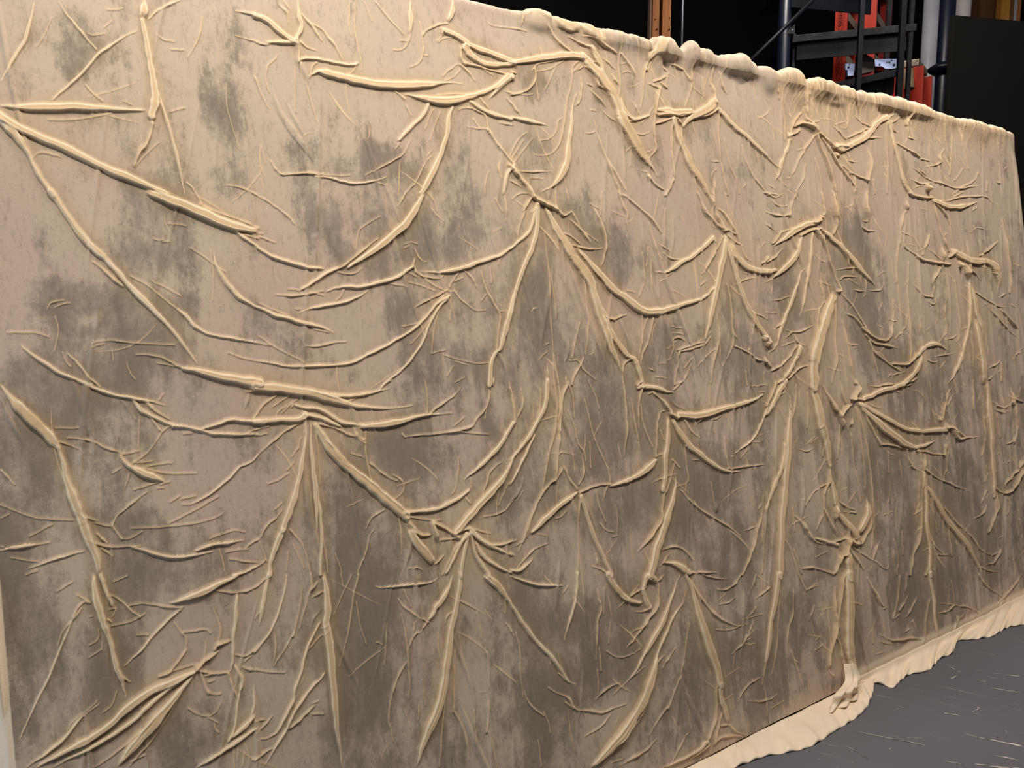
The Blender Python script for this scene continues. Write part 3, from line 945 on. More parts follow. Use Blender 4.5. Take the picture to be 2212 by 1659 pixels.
b70 2212,640,50 2130,800,60 2030,930,70 1930,1040,75 1830,1150,75 1710,1280,60
r28 2120,680 2010,780 1970,900 1940,1000
b50 1270,1120 1400,1110 1550,1090 1700,1030 1850,930
r20 1850,830 1850,920
r25 1300,1160 1450,1180 1600,1190
r50 1290,1160 1340,1250 1420,1310 1510,1310
b80 1310,1250 1400,1400 1530,1560
r35 1530,1560 1620,1480
r60 1510,1220 1550,1330 1580,1400
r50 1520,1200 1650,1270 1740,1330
r35 1570,1360 1740,1330
r30 1230,1150 1250,1300 1260,1500
s50 1290,1230 1330,1400 1280,1640
r40 1700,1290 1820,1250
r20 1820,1250 1930,1290 2020,1310
b40 1830,1260 1950,1370 2080,1410 2212,1370
b35 1840,1280 1970,1390 2100,1450 2212,1500
b40 1880,1370 1950,1500 2100,1600 2212,1650
b40 1830,1300 1890,1500 2000,1659
b45 1800,1300 1730,1420 1660,1560 1620,1659
b45 1810,1310 1770,1500 1750,1659
r25 1790,1320 1700,1430 1600,1659
r25 1950,1170 2100,1130 2212,1020
r20 1800,1000 1850,1060
r22 1020,1275 980,1350 960,1450 900,1590 880,1659
r25 1120,1100 1000,1180 950,1280
r20 300,1270 400,1390 450,1520 480,1659
r15 290,1470 280,1640
r15 330,1400 430,1620
r22 590,1350 630,1659
r18 690,1470 750,1659
r28 0,1380 50,1350 100,1250 180,1180 240,1100
r20 40,1370 80,1470 110,1550
r25 0,1600 60,1570 100,1530
r15 170,1110 240,1040
s40 120,1440 130,1550
r20 0,420 130,385
r20 0,470 120,450
r30 1310,1610 1380,1595 1440,1620
r18 2212,840 2150,900 2080,1080
r18 820,620 940,655
@1100,820
b50 320,0 300,200 220,380 130,520 0,690
r25 270,60 250,280 180,440
b35 220,450 150,600 80,750 0,900
s40 130,800 90,940 0,1050
r25 100,60 110,190 60,320 0,400
r35 0,60 40,200 40,330
r30 380,0 400,200 380,450 330,650 300,830 280,960
r25 420,0 430,150 410,350
r45 500,40 450,130 430,300 420,420
r45 420,420 410,550 400,700 390,850
r18 440,600 420,650
r20 510,20 550,150 560,330
r20 500,250 560,400 590,540 640,610 655,700
r35 380,850 300,930 240,1030 190,1150 130,1350 80,1480
r20 210,1100 150,1330 65,1420
r35 460,740 400,840
b60 590,950,50 480,1030,60 380,1110,60 280,1200,60 180,1310,40
r22 470,740 520,850 580,930
r35 620,650 630,800 590,900
r28 600,960 680,920 780,890 870,885
b55 860,900,30 1000,860,50 1120,800,60 1200,730,60 1250,680,40
r28 1250,650 1255,500 1260,380 1290,280 1340,260
r25 650,160 690,330 740,520 800,650 850,780 870,880
r15 680,0 740,130 780,260
r12 690,520 700,760
r12 540,620 560,800
r38 970,0 990,250 1000,450 990,660
r20 850,880 820,960 800,1040
r22 740,940 770,1080 830,1220
r20 780,1220 830,1280 900,1300
r20 880,1340 930,1325
r18 390,1180 450,1165 500,1110
r25 605,980 590,1200 595,1400 585,1659
b40 610,990 680,1200 740,1380 800,1500 870,1659
r15 600,1480 620,1659
b50 1100,60 1140,50 1250,60 1350,100 1420,110
r28 1140,50 1110,150 1100,300 1110,420
r20 1120,200 1150,400 1230,580
r22 1040,150 1080,400 1120,600
r35 1240,110 1320,180 1380,260
s30 1360,140 1420,210 1510,260
r25 1400,80 1450,40 1480,0
r20 1180,120 1240,100
r50 1380,280 1430,310
b65 1440,290,60 1600,290,70 1750,260,65 1900,220,60 2050,170,50 2170,115,40
r22 1580,380 1660,300
r22 1690,330 1750,330 1810,300
r20 2040,45 2212,40
b50 1350,310 1350,480 1330,650 1320,820 1310,930
r20 1290,420 1320,520
b50 1390,330 1450,440 1540,560 1640,640 1750,720 1850,770 1980,780
r28 1860,750 1980,740 2080,730 2190,720
r20 1840,470 1840,600 1870,740
r15 1560,680 1640,680
r20 1490,330 1560,440 1630,490
r18 1500,540 1510,720 1525,860 1430,910
r15 1500,950 1510,880
b28 2212,180 2140,380 2080,500 1980,580 1880,650
r15 2040,590 1970,670
r15 2030,530 2150,530
r25 1410,700 1370,850 1330,960
b70 1420,800,20 1415,900,50 1380,1050,60 1330,1200,70 1290,1320,75 1240,1450,80 1190,1659,80
r40 1320,960 1300,1100 1290,1200 1200,1330 1090,1470
r15 1390,670 1460,750
r30 1460,930 1550,1030 1650,1110 1760,1180 1880,1250 1990,1340
s60 1760,1040 1770,1140
r15 1720,860 1750,1050
r28 1290,1450 1410,1420 1500,1450 1580,1540
r25 1280,1590 1330,1530 1380,1470
b50 1300,1555,30 1400,1560,50 1480,1600,70 1540,1640,50
r35 1540,1645 1650,1640 1780,1645
r28 2170,970 2160,1130 2120,1250 2090,1400 2030,1550 1980,1659
r15 2120,1110 2160,1050
r15 2180,1200 2160,1659
r18 2010,1290 2110,1245
r20 0,1390 70,1365
r25 340,1395 230,1440 150,1520 70,1620
r25 0,1470 40,1490 60,1540
r18 100,1600 170,1560
b45 0,1620 80,1630 180,1560 210,1520
r25 700,1590 780,1610 840,1650
r25 740,1480 760,1590
r20 2100,90 2180,100
r15 1720,0 1710,220
@1652,820
r40 100,0 60,100 0,230
b50 180,0 110,100 50,220 0,310
r25 190,60 130,130
b75 390,-10,60 420,150,80 450,300,80 480,430,70 520,560,60 550,720,40
r30 545,720 545,850 500,960
b50 560,830 590,1000 610,1080
r15 360,100 370,260 360,420
r25 270,30 260,200 230,340
b60 220,240 200,400 190,600 170,850 150,1100 130,1350 120,1659
r25 215,130 220,240
b40 170,520 150,700 80,900 0,1110
r25 480,360 430,420
r15 430,480 370,535
r20 500,500 490,660
r18 300,590 360,610 420,575
r35 490,30 540,130 600,230 640,290
r50 640,280 700,220 750,200
r50 640,300 680,420
r30 720,400 750,320
r22 640,380 630,560 610,680
r25 640,0 660,130 690,210
r50 760,0 790,60 740,150
r40 720,150 800,155 830,160
b50 830,150 920,120 1000,80 1100,60 1200,20
r20 890,40 960,55 1050,20
r20 1250,0 1240,40 1130,60
b70 800,200,30 870,280,45 980,380,70 1100,470,75 1200,540,60 1280,570,40
b40 1280,570 1380,550 1460,515
b45 820,200 950,280 1080,350 1200,410 1350,430 1540,415
r15 840,180 900,210 1000,240
r26 780,240 850,500 900,750 920,1000 930,1300
r15 770,230 820,500 860,800 860,950
r22 740,450 760,700 800,900 820,1050
r20 830,250 900,400 980,540
r25 1000,545 1080,550 1150,570 1220,590
r12 1050,600 1060,800
r20 1210,590 1250,720 1310,770
r22 1290,600 1380,610 1450,630 1530,630
r25 1300,590 1330,680 1340,760
r25 1370,620 1350,760
r25 1530,630 1550,480
r18 1560,520 1555,700 1545,790
r60 1540,390 1600,400
r35 1600,420 1640,490 1700,490
r25 1700,490 1830,480
r25 1640,430 1700,480
r28 1500,390 1520,220 1560,120 1600,60
r30 1480,320 1500,330
r18 1540,240 1610,120
r18 1390,0 1420,200 1460,390
r28 1340,780 1340,900 1320,1100 1310,1350 1260,1500 1240,1659
b35 1350,800 1370,1000 1370,1250 1400,1450 1400,1659
b45 1370,900 1450,1020 1540,1180 1640,1300 1740,1440 1850,1659
r25 1370,760 1450,820 1560,870 1650,910 1750,950
r22 1530,1080 1640,1220 1750,1320 1820,1420 1880,1470
r18 1880,1470 1940,1490 2010,1460
r22 2010,1440 1960,1540 1880,1580
r20 1400,1050 1450,1200 1470,1310
r15 1380,1280 1440,1400 1550,1500
r15 1560,1230 1600,1500
r18 1430,1480 1500,1490 1580,1490
b45 1880,-10,40 1900,200,50 1920,400,45 1930,600,40 1945,850,35 1955,990,20
r20 1860,300 1870,500 1850,660
r18 1770,0 1775,260
r25 1940,180 1990,220 2060,220 2110,170
r25 1960,250 2030,270 2100,250
r35 2100,50 2110,190
r30 2140,160 2212,190
r25 2130,200 2140,400 2120,530
r22 2120,510 2060,550
r18 1980,280 2010,500
r30 2180,740 2110,800 2060,860 2040,920
r30 1960,910 2010,950 2080,950 2150,850 2190,750
r30 2212,640 2160,740
r30 1970,960 1980,1080 1940,1200 1900,1310
r20 2060,980 2090,1100 2040,1190
r15 2020,720 2110,685
r15 1900,720 1880,780
r20 1910,900 1840,1060
r18 1900,1060 1840,1150 1760,1190
r12 1980,640 2010,610
r15 1900,800 1870,880
r12 1090,1030 1110,990
r18 1020,1155 1095,1120
r25 250,1150 330,1230 380,1310 430,1370 500,1400
b40 430,1350 520,1370 620,1400
r25 490,1080 550,1200 620,1330
r45 600,1090 600,1200
b50 620,1130 680,1200 760,1290 800,1360
r50 700,1340 760,1380 800,1390
b60 880,1000 870,1150 800,1310
r30 900,1050 890,1250 820,1390
r20 920,1250 910,1450 890,1480
r30 600,1370 700,1340
r50 700,1370 680,1460 640,1500
r40 640,1480 620,1560 590,1640
b70 690,1430 700,1550 700,1659
r28 320,1610 420,1600 520,1630 590,1650
r20 710,1420 780,1520 850,1620
r20 750,1420 850,1490 920,1530
r22 920,1550 950,1430 990,1370
r18 940,1540 1030,1610 1060,1570
r18 610,1020 700,1080 770,1110
r20 670,1120 780,1130
r18 530,880 430,940 370,1020 340,1080
r20 500,960 490,1100 440,1280
r18 540,900 540,1090
r18 440,1515 540,1460
r12 240,1080 260,1300
r18 180,1360 240,1500 290,1659
r15 250,1440 320,1650
r15 1100,1350 1130,1500 1130,1659
r12 1170,1280 1180,1500
r18 1400,1560 1370,1659
r22 1820,1580 1900,1620 2000,1640
r15 1880,1300 1890,1450
r15 2000,1355 2050,1320
@0,1239
b90 800,-10,60 810,150,100 840,280,100 880,400,95 930,520,70 960,650,65 990,780,80 1030,880,70 1060,980,40 1075,1070,15
b60 860,0 890,100 930,200 970,280
r30 1040,850 1080,900 1120,915
r22 900,170 980,190 1060,250 1130,320 1200,360
r22 1200,360 1130,400 1050,420 940,440
r25 1250,330 1190,370
r20 910,370 960,410
r22 920,300 990,290 950,370
r30 1090,270 1200,250 1320,260 1450,280 1560,280
b70 1440,260,30 1550,210,60 1700,150,75 1850,80,75 2050,0,70
b38 1560,290 1490,340 1400,430 1290,540 1200,660 1130,720 1050,790
r22 1480,410 1540,490 1590,560 1590,640
r25 1550,500 1650,490 1750,475 1810,510
r35 1590,650 1520,750 1450,830 1360,870
r25 650,170 770,240
r28 770,240 720,235 660,290 620,370
r30 700,280 620,390
r20 610,400 530,500 490,620
b30 610,400,18 530,600,28 430,850,32 320,1080,32 220,1290,28 165,1420,12
r15 750,360 800,350
r20 840,460 835,550 750,610
r20 870,570 860,640 750,715
s35 930,560 900,640 850,650
r15 1160,520 1280,520
b50 860,1100,14 700,1220,35 560,1390,48 400,1530,52 220,1659,52
r18 830,1090 650,1240 570,1340
r18 1000,990 950,1120 870,1190
b90 1680,820,40 1500,900,80 1300,980,90 1100,1120,90 950,1270,80 800,1380,80 600,1490,90 400,1600,110 300,1659,120
b60 1650,830 1450,960 1260,1120 1130,1250 950,1380 750,1500 550,1600 450,1659
r25 1450,890 1250,1020
b120 1660,850,30 1560,960,60 1440,1100,90 1300,1260,120 1180,1400,140 1080,1540,160 1000,1659,160
r35 1640,880 1500,1020 1350,1170 1180,1340 1050,1480 900,1600 800,1659
r30 1560,980 1450,1180 1300,1400 1170,1560 1100,1659
r25 1360,870 1500,820 1640,780 1720,760
r60 1680,800 1770,720 1880,650
r35 1700,820 1850,850 1950,840
r30 1740,870 1850,850
r40 1950,850 1980,950 2030,1060
b55 2020,160,60 2010,350,60 1990,550,50 1990,700,40 1970,830,20
r50 1830,650 1860,600 1980,560
r25 1850,640 1880,480 1820,280
r30 1830,130 1950,150 2050,150 2140,130 2212,90
r30 2000,690 2110,690 2212,590
r25 2080,750 2150,690
r35 2060,790 2130,810 2212,820
b50 2000,770 2070,900 2050,1000
b35 2070,900 2030,1100 2010,1280 1950,1420
r30 1700,820 1740,920 1770,1000 1830,1030 1900,1020
r20 1770,930 1840,910
s35 1680,860 1670,1000 1690,1080
r22 1600,1140 1680,1190 1770,1210 1840,1180 1890,1100
r18 1770,1220 1870,1270
r15 1830,1270 1840,1320 1880,1350
b50 2212,1290 2050,1400 1900,1500 1780,1580 1660,1659
b60 1960,1400 2100,1280 2180,1180
b35 2170,950 2170,1100 2130,1250
r22 2160,1250 2212,1240
r20 2030,1450 2030,1600
r15 2090,1500 2070,1640
r25 2140,1590 2212,1540
r12 480,150 630,60
r12 960,70 1100,10
r15 1100,1610 1250,1540
@550,1239
b55 120,0 90,150 70,280 40,450
r30 0,120 50,80 100,30
r22 70,260 0,390
b32 280,0 240,220 170,420 80,560 0,660
r28 480,0 490,100 460,200 400,420 380,480
r30 550,60 470,150
r25 410,120 390,300 330,530
r25 340,500 250,650 200,720 160,790
b90 590,-10,80 610,120,90 620,280,95 610,430,95 640,620,90 660,850,90 680,1050,85 700,1300,80 730,1500,65 750,1659,55
r30 490,210 560,160 600,140
r30 560,470 650,400
r25 580,520 650,450
s35 580,300 510,380 490,470
b42 570,400 480,560 430,680 390,840 340,980 320,1080 240,1250 180,1350 100,1400 0,1400
r25 570,520 450,650
b40 600,830 570,880 520,920 440,1020 370,1110 310,1220 270,1330 200,1440 130,1560 70,1659
r35 520,1110 440,1180 370,1250 280,1330
r20 550,1080 480,1100
r15 600,1190 480,1190
r40 170,1480 80,1520 0,1570
r25 0,810 100,830 270,835
r30 0,1350 80,1290 160,1200
r25 0,1240 100,1240
r25 890,0 850,150 820,350 790,550 740,720 720,800
r18 830,0 760,160 670,350
r15 870,230 900,430 960,610
r20 740,0 760,120
b35 1030,100 1100,115 1250,95 1400,80 1510,65 1560,10
r25 1220,200 1270,270 1350,330 1440,380 1490,410
r18 1270,130 1340,280
b55 1690,0 1640,130 1560,250 1520,330 1480,400
r25 1480,400 1420,470 1360,520 1320,610 1300,660
r25 1250,330 1280,480 1300,650 1310,800 1325,930 1320,1080
r22 1370,400 1350,520
r30 1300,740 1220,900 1170,1080 1150,1250 1170,1330 1190,1450
r18 1130,410 1120,580 1110,790
r12 1100,600 1040,575
b90 1750,-10,45 1730,200,60 1700,350,65 1660,550,85 1640,700,90 1610,900,90 1560,1130,95 1490,1300,100 1430,1480,110 1390,1659,110
r25 1700,300 1650,350 1620,430
r25 1620,1050 1600,1300 1595,1500 1580,1659
s20 1570,850 1540,1000 1490,1200
r22 1710,650 1700,900 1700,1060 1690,1170
r22 1700,1170 1760,1270 1800,1400 1830,1600
b60 1960,0,70 2060,80,60 2150,190,45 2212,300,35
r15 1900,320 1920,440 1945,570
r12 2140,200 2145,350
r15 2150,420 2200,500
r15 1980,660 2000,780 2010,980
r28 1990,1030 2000,1150 1975,1340
r20 1990,1340 2030,1450 2065,1659
r12 1870,1150 1890,1420
r12 1430,880 1460,1130
r18 1410,1120 1400,1260
r12 1290,1160 1340,1330
@1100,1239
b40 0,20 100,50 250,90 470,100
r12 510,100 460,170
b35 0,220,35 40,290,45 130,430,40 230,570,35 350,690,35 440,810,35 500,900,35 580,950,20
r15 350,690 355,780
r22 420,840 520,930
b32 580,-10 570,180 540,320 510,430 470,570
r10 615,0 630,180
b50 840,0 900,100 970,180 1050,230 1140,240
r28 1030,190 1100,140 1180,110
b45 1170,0 1140,130 1170,230 1200,280
r25 1200,280 1150,320 1080,320
r35 1200,0 1260,70 1270,180 1260,270 1200,370 1140,450 1030,500
r28 1180,400 1100,510 1000,630
r22 1320,0 1260,65
r35 750,120 760,200 780,280 750,400 745,550 745,750
r18 810,110 800,350
r18 770,620 790,830
r12 860,400 850,600
b45 1470,0,30 1400,150,40 1340,320,45 1290,450,55 1200,600,45 1130,720,30 1040,880,25 960,960,20 890,1040,12
b32 1500,230 1410,350 1350,480 1290,620 1240,750
b90 1260,720,30 1200,900,80 1130,1080,80 1030,1260,80 920,1400,110 800,1540,130 700,1659,150
r30 1340,690 1250,760 1230,830
r25 1240,880 1170,1070 1100,1240 970,1480
r30 1140,1150 1000,1350 800,1630
r28 740,1090 800,1010 880,960 960,930
r22 1160,780 1040,880
r20 1540,410 1515,550 1480,780 1430,950 1350,1140
r20 1350,1120 1280,1220 1200,1380
r25 1430,620 1350,740 1300,810
b70 1510,0,30 1570,150,45 1610,330,60 1660,500,75 1710,650,80 1760,800,70 1790,930,60
r30 1550,50 1620,180 1700,280 1780,360 1850,400 1950,440 2030,410
r20 1760,470 1870,480 1970,440
r28 1765,800 1765,1000 1765,1200 1720,1340 1680,1420
b50 1790,930 1800,1050 1840,1150 1870,1280
r28 1770,1310 1830,1290 1880,1290 1950,1350 2050,1380
r30 1820,1180 1780,1300 1750,1450
r35 1760,1420 1850,1380 2000,1390
b40 1680,1420 1600,1500 1450,1590 1310,1659
r40 1700,1450 1500,1610
r30 1650,0 1740,30 1860,40
r25 1970,0 1920,80 1840,130 1770,130
r18 1790,265 1870,240 1930,190
r22 2110,0 2060,130
r22 2212,110 2100,210
r20 2110,270 2040,350 1980,380
r15 2160,340 2020,370
r25 2080,390 2010,560 1900,690
r18 2080,480 2000,600
r20 2205,500 2180,800 2165,960
r25 2160,885 2080,920 1990,1010 1960,1100
r25 2050,1085 2150,1090 2212,1070
r20 60,500 90,650 100,850 125,1060
r15 0,440 50,540
r18 130,1000 180,1110 300,1210
r15 300,1180 340,1270 360,1370
r15 250,1420 270,1540 280,1659
r28 330,960 400,1010 500,1050 550,1130 600,1160 700,1170 790,1190 900,1150 1010,1110
r20 480,1090 560,1150
r22 880,1200 780,1310 650,1390
r22 830,650 900,700 970,710 1050,680 1130,630
r30 950,1640 1080,1560 1180,1500 1270,1400
r15 880,1610 980,1580
r18 1530,1320 1440,1500 1370,1659
r15 760,820 770,1000 755,1040
@1652,1239
b50 110,0 90,180 50,380 20,600 0,760
r22 130,200 110,500 80,750 60,870
r22 250,130 240,330 200,500 190,690
r15 290,0 360,140
r18 360,135 460,95
r15 430,260 380,400
r18 500,600 430,660
r12 480,520 440,570
r20 230,650 270,780 330,970
r42 600,100 590,300 600,420 560,600 550,800
r22 540,300 550,560 545,800 600,880
r35 660,0 640,150 620,350 620,480
b85 690,-10,70 700,250,85 700,500,85 710,650,85 730,790,70
r28 600,530 640,600 650,700 680,780
b70 730,800 740,880 760,960
r35 760,880 830,910 900,920
r25 870,20 920,120 970,210 1030,290
r15 1010,300 1070,280
r15 900,230 910,420 925,600
r22 1150,0 1130,250 1100,380
r20 1210,0 1200,160
r22 1230,180 1150,310
r25 1300,190 1210,380
r15 1160,340 1100,400
r15 1290,380 1240,430
r18 1260,460 1190,510
b35 1400,-10 1430,180 1450,380 1480,560 1490,620
r22 1410,200 1370,400 1360,600
r30 990,510 1050,550 1150,560 1250,545 1350,560
r20 980,570 1050,590 1130,590
r15 950,685 1020,660
r20 1640,360 1620,500
r22 1700,330 1640,380
r25 1480,340 1550,310 1610,260
r22 1610,260 1700,270 1800,310 1880,380
r15 1500,245 1600,260
r22 1820,0 1880,90 1950,140 2030,190
r22 2200,0 2120,100 2050,190 1990,270
r15 2050,190 2000,340
r20 0,1085 60,1070 120,1025
r15 60,1160 180,1080
r50 1560,560 1620,500
r25 1370,640 1390,590
r25 1430,620 1460,570
r20 0,150 40,110
"""
NS, NT_ = 2050, 1420
TOPR = 0.020                                   # radius of the wrapped top edge
k_ = 1.45
q = np.linspace(0, 1, NS); S = LEN*q/(1+k_*(1-q))
left = -np.linspace(.34, .004, 40)
S = np.concatenate([left, S]); NS = len(S)
TT = HGT-TOPR
T = np.concatenate([np.linspace(0.016, TT, NT_), TT+np.linspace(.003, TOPR*math.pi, 30), TT+TOPR*math.pi+np.linspace(.01, .3, 12)])
NT2 = len(T)
HM = np.zeros((NS, NT2)); RD = np.zeros((NS, NT2)); 

def catmull(P, n=6):
    if len(P) == 2:
        u = np.linspace(0, 1, 9)[:, None]; return P[0]*(1-u)+P[1]*u
    Q = np.vstack([2*P[0]-P[1], P, 2*P[-1]-P[-2]]); out = []
    for i in range(1, len(Q)-2):
        for u in np.linspace(0, 1, n, endpoint=False):
            p0, p1, p2, p3 = Q[i-1:i+3]
            out.append(.5*((2*p1)+(-p0+p2)*u+(2*p0-5*p1+4*p2-p3)*u*u+(-p0+3*p1-3*p2+p3)*u**3))
    out.append(Q[-2]); return np.array(out)
def sstep(x, a, b):
    t = np.clip((x-a)/(b-a), 0, 1); return t*t*(3-2*t)
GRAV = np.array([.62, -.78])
def stroke(kind, ps, pt, hw, amp=1.0, ends=(1, 1), seed=0):
    """ps, pt: path in metres on the flat, hw: half width in metres, per point."""
    hw = np.maximum(hw, .0010)
    R = float(hw.max())*1.02
    i0, i1 = np.searchsorted(S, [ps.min()-R, ps.max()+R]); j0, j1 = np.searchsorted(T, [pt.min()-R, pt.max()+R])
    if i1-i0 < 1 or j1-j0 < 1: return
    best = np.full((i1-i0, j1-j0), 9.0); U = np.zeros_like(best); WD = np.full_like(best, .01)
    seg = np.hypot(np.diff(ps), np.diff(pt)); cum = np.concatenate([[0], np.cumsum(seg)]); tot = cum[-1]+1e-9
    sm = np.ones(7)/7; tx = np.convolve(np.pad(np.diff(ps), 3, mode='edge'), sm, 'valid'); ty = np.convolve(np.pad(np.diff(pt), 3, mode='edge'), sm, 'valid')
    gs = (-ty*GRAV[0]+tx*GRAV[1])/(np.hypot(tx, ty)+1e-9)
    for a in range(len(ps)-1):
        ax, ay, bx, by = ps[a], pt[a], ps[a+1], pt[a+1]; dx, dy = bx-ax, by-ay; L2 = dx*dx+dy*dy
        if L2 < 1e-12: continue
        w = max(hw[a], hw[a+1])*1.02
        a0, a1 = np.searchsorted(S[i0:i1], [min(ax, bx)-w, max(ax, bx)+w]); b0, b1 = np.searchsorted(T[j0:j1], [min(ay, by)-w, max(ay, by)+w])
        if a1 <= a0 or b1 <= b0: continue
        X = S[i0+a0:i0+a1, None]-ax; Y = T[None, j0+b0:j0+b1]-ay
        u = np.clip((X*dx+Y*dy)/L2, 0, 1); ex = X-u*dx; ey = Y-u*dy; dist = np.hypot(ex, ey)
        wl = hw[a]*(1-u)+hw[a+1]*u
        # side: positive where the point lies on the down / right side of the fold
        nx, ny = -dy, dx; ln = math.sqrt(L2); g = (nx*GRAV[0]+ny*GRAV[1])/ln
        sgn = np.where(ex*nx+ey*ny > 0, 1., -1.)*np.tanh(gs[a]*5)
        dn = dist/wl
        sub = best[a0:a1, b0:b1]; m = dn < np.abs(sub)
        sub[m] = (dn*np.where(np.abs(sgn) > .02, sgn, 1))[m] if False else dn[m]
        U[a0:a1, b0:b1][m] = ((cum[a]+u*ln)/tot)[m]
        WD[a0:a1, b0:b1][m] = wl[m]
        SG[i0+a0:i0+a1, j0+b0:j0+b1][m] = sgn[m]
    m = best < 1
    if not m.any(): return
    x = best*SG[i0:i1, j0:j1]; x = np.clip(x, -1, 1)
    e = np.clip(1.2*R/tot, .03, .30)
    tp = np.ones_like(x)
    if ends[0]: tp *= np.clip(U/e, 0, 1)**.6
    if ends[1]: tp *= np.clip((1-U)/e, 0, 1)**.6
    if kind == 'b':
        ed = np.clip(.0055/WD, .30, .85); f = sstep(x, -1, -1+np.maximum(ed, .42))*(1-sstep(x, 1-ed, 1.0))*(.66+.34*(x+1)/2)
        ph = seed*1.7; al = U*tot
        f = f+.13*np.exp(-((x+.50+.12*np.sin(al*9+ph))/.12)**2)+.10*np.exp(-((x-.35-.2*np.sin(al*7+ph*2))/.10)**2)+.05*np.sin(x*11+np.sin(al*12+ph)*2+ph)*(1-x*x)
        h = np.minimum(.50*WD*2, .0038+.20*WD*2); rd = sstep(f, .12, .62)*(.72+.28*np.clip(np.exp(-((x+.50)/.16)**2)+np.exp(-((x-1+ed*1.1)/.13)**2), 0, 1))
    elif kind == 'r':
        xs = np.where(x > .15, (x-.15)/.85, (x-.15)/1.15)
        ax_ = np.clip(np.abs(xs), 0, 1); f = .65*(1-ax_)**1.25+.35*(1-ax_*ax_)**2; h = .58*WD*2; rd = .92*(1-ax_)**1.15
    else:
        f = (1-x*x)**2; h = .22*WD*2; rd = .10*f
    hh = np.where(m, f*h*tp*amp, 0); rr = np.where(m, rd*np.clip(tp*1.3, 0, 1), 0)
    A = HM[i0:i1, j0:j1]; HM[i0:i1, j0:j1] = np.maximum(A, hh)+.30*np.minimum(A, hh)
    B = RD[i0:i1, j0:j1]; RD[i0:i1, j0:j1] = np.maximum(B, rr)
SG = np.ones((NS, NT2))

ox = oy = 0.0; Z = 2212/560.0
rng = np.random.default_rng(3); STR = []
k3 = np.array([.25, .5, .25])
for line in FOLDS.strip().splitlines():
    if line[0] == '@': ox, oy = map(float, line[1:].split(',')); continue
    p = line.split(); kind = p[0][0]; w0 = float(p[0][1:]); pts = []
    for c in p[1:]:
        v = [float(x) for x in c.split(',')]; pts.append((ox+v[0]/Z, oy+v[1]/Z, (v[2] if len(v) > 2 else w0)/Z))
    P = catmull(np.array(pts), 5)
    if len(P) > 4:                                       # cloth folds are never ruled
        m_ = .55 if kind == 'r' else .8
        for c_ in (0, 1): P[1:-1, c_] += np.convolve(np.pad(rng.normal(0, m_, len(P)-2), 1, mode='edge'), k3, 'valid')
        P[:, 2] *= 1+np.convolve(np.pad(rng.normal(0, .22 if kind == 'r' else .10, len(P)), 1, mode='edge'), k3, 'valid')
    STR.append((kind, P))
ALLP = np.concatenate([np.c_[P[:, :3], np.full(len(P), k)] for k, (kd, P) in enumerate(STR)])
ENDS = np.array([[P[e, 0], P[e, 1], P[e, 2], k] for k, (kd, P) in enumerate(STR) for e in (0, -1)])
for k, (kind, P) in enumerate(STR):
    low = []
    for e in (0, -1):                                    # where does this end run into another fold?
        q0 = P[e]; o_ = ENDS[ENDS[:, 3] != k]; dd = np.hypot(o_[:, 0]-q0[0], o_[:, 1]-q0[1]); m = dd < 7+q0[2]*.3
        if m.any() and (o_[m, 2] > .6*q0[2]).any(): low.append(1.0); continue
        o_ = ALLP[ALLP[:, 3] != k]; dd = np.hypot(o_[:, 0]-q0[0], o_[:, 1]-q0[1])-o_[:, 2]*.5
        low.append(.62 if (dd < 4).any() else .10)
    seg = np.hypot(*np.diff(P[:, :2], axis=0).T); cum = np.concatenate([[0], np.cumsum(seg)]); tot = cum[-1]
    e = min(.48*tot, max(.30*tot, P[:, 2].max()*2.6)); P = P.copy()
    ta = low[0]+(1-low[0])*np.clip(cum/e, 0, 1)**.75; tb = low[1]+(1-low[1])*np.clip((tot-cum)/e, 0, 1)**.75
    P[:, 2] *= ta*tb
    P[:, 2] = np.maximum(P[:, 2], 1.3)
    d = np.gradient(P[:, :2], axis=0); d /= np.hypot(d[:, 0], d[:, 1])[:, None]+1e-9
    s, t = on_flat(P[:, 0], P[:, 1])
    s2, t2 = on_flat(P[:, 0]-d[:, 1]*P[:, 2]/2, P[:, 1]+d[:, 0]*P[:, 2]/2)
    ds, dt = np.gradient(s), np.gradient(t); ln = np.hypot(ds, dt)+1e-9
    hw = np.abs((s2-s)*(-dt/ln)+(t2-t)*(ds/ln))
    gs_ = np.interp(s, .5*(S[1:]+S[:-1]), np.diff(S)); hw = np.maximum(hw*(.82 if kind == 'r' else .93), 1.5*np.hypot(gs_*dt/ln, .0017*ds/ln))
    stroke(kind, s, t, hw, 1.0, (low[0] < .9, low[1] < .9), k)

# fine creases between the traced folds
rng = np.random.default_rng(11)
for i in range(420):
    s0 = .05+(LEN-.15)*rng.random()**.62; t0 = rng.uniform(.08, 2.36); Ln = rng.uniform(.03, .16)
    if rng.random() < .5: ang = math.pi/2+rng.normal(0, .28)
    else: ang = rng.choice([-1, 1])*rng.uniform(.1, .9)
    u = np.linspace(-.5, .5, 7); cv = rng.normal(0, .25)
    xs = s0+Ln*u*math.cos(ang)-Ln*cv*(u*u)*math.sin(ang); ys = t0+Ln*u*math.sin(ang)+Ln*cv*(u*u)*math.cos(ang)
    wmm = rng.uniform(.0016, .0032)*(1+.35*s0)
    stroke('r', xs, ys, np.full(7, wmm)*(1-3*u*u), rng.uniform(.2, .6))
# long faint drag lines, mostly hanging down
for i in range(420):
    s0 = LEN*rng.random()**.7; t0 = rng.uniform(.3, 2.4); Ln = rng.uniform(.15, .6); lean = rng.normal(0, .16)
    u = np.linspace(0, 1, 10); xs = s0+Ln*u*lean+.012*np.sin(u*3+i); ys = t0-Ln*u
    stroke('s', xs, ys, rng.uniform(.004, .010)*(1+.25*s0)*(.15+.85*np.sin(np.pi*u)**.8), rng.uniform(.5, 1.3))

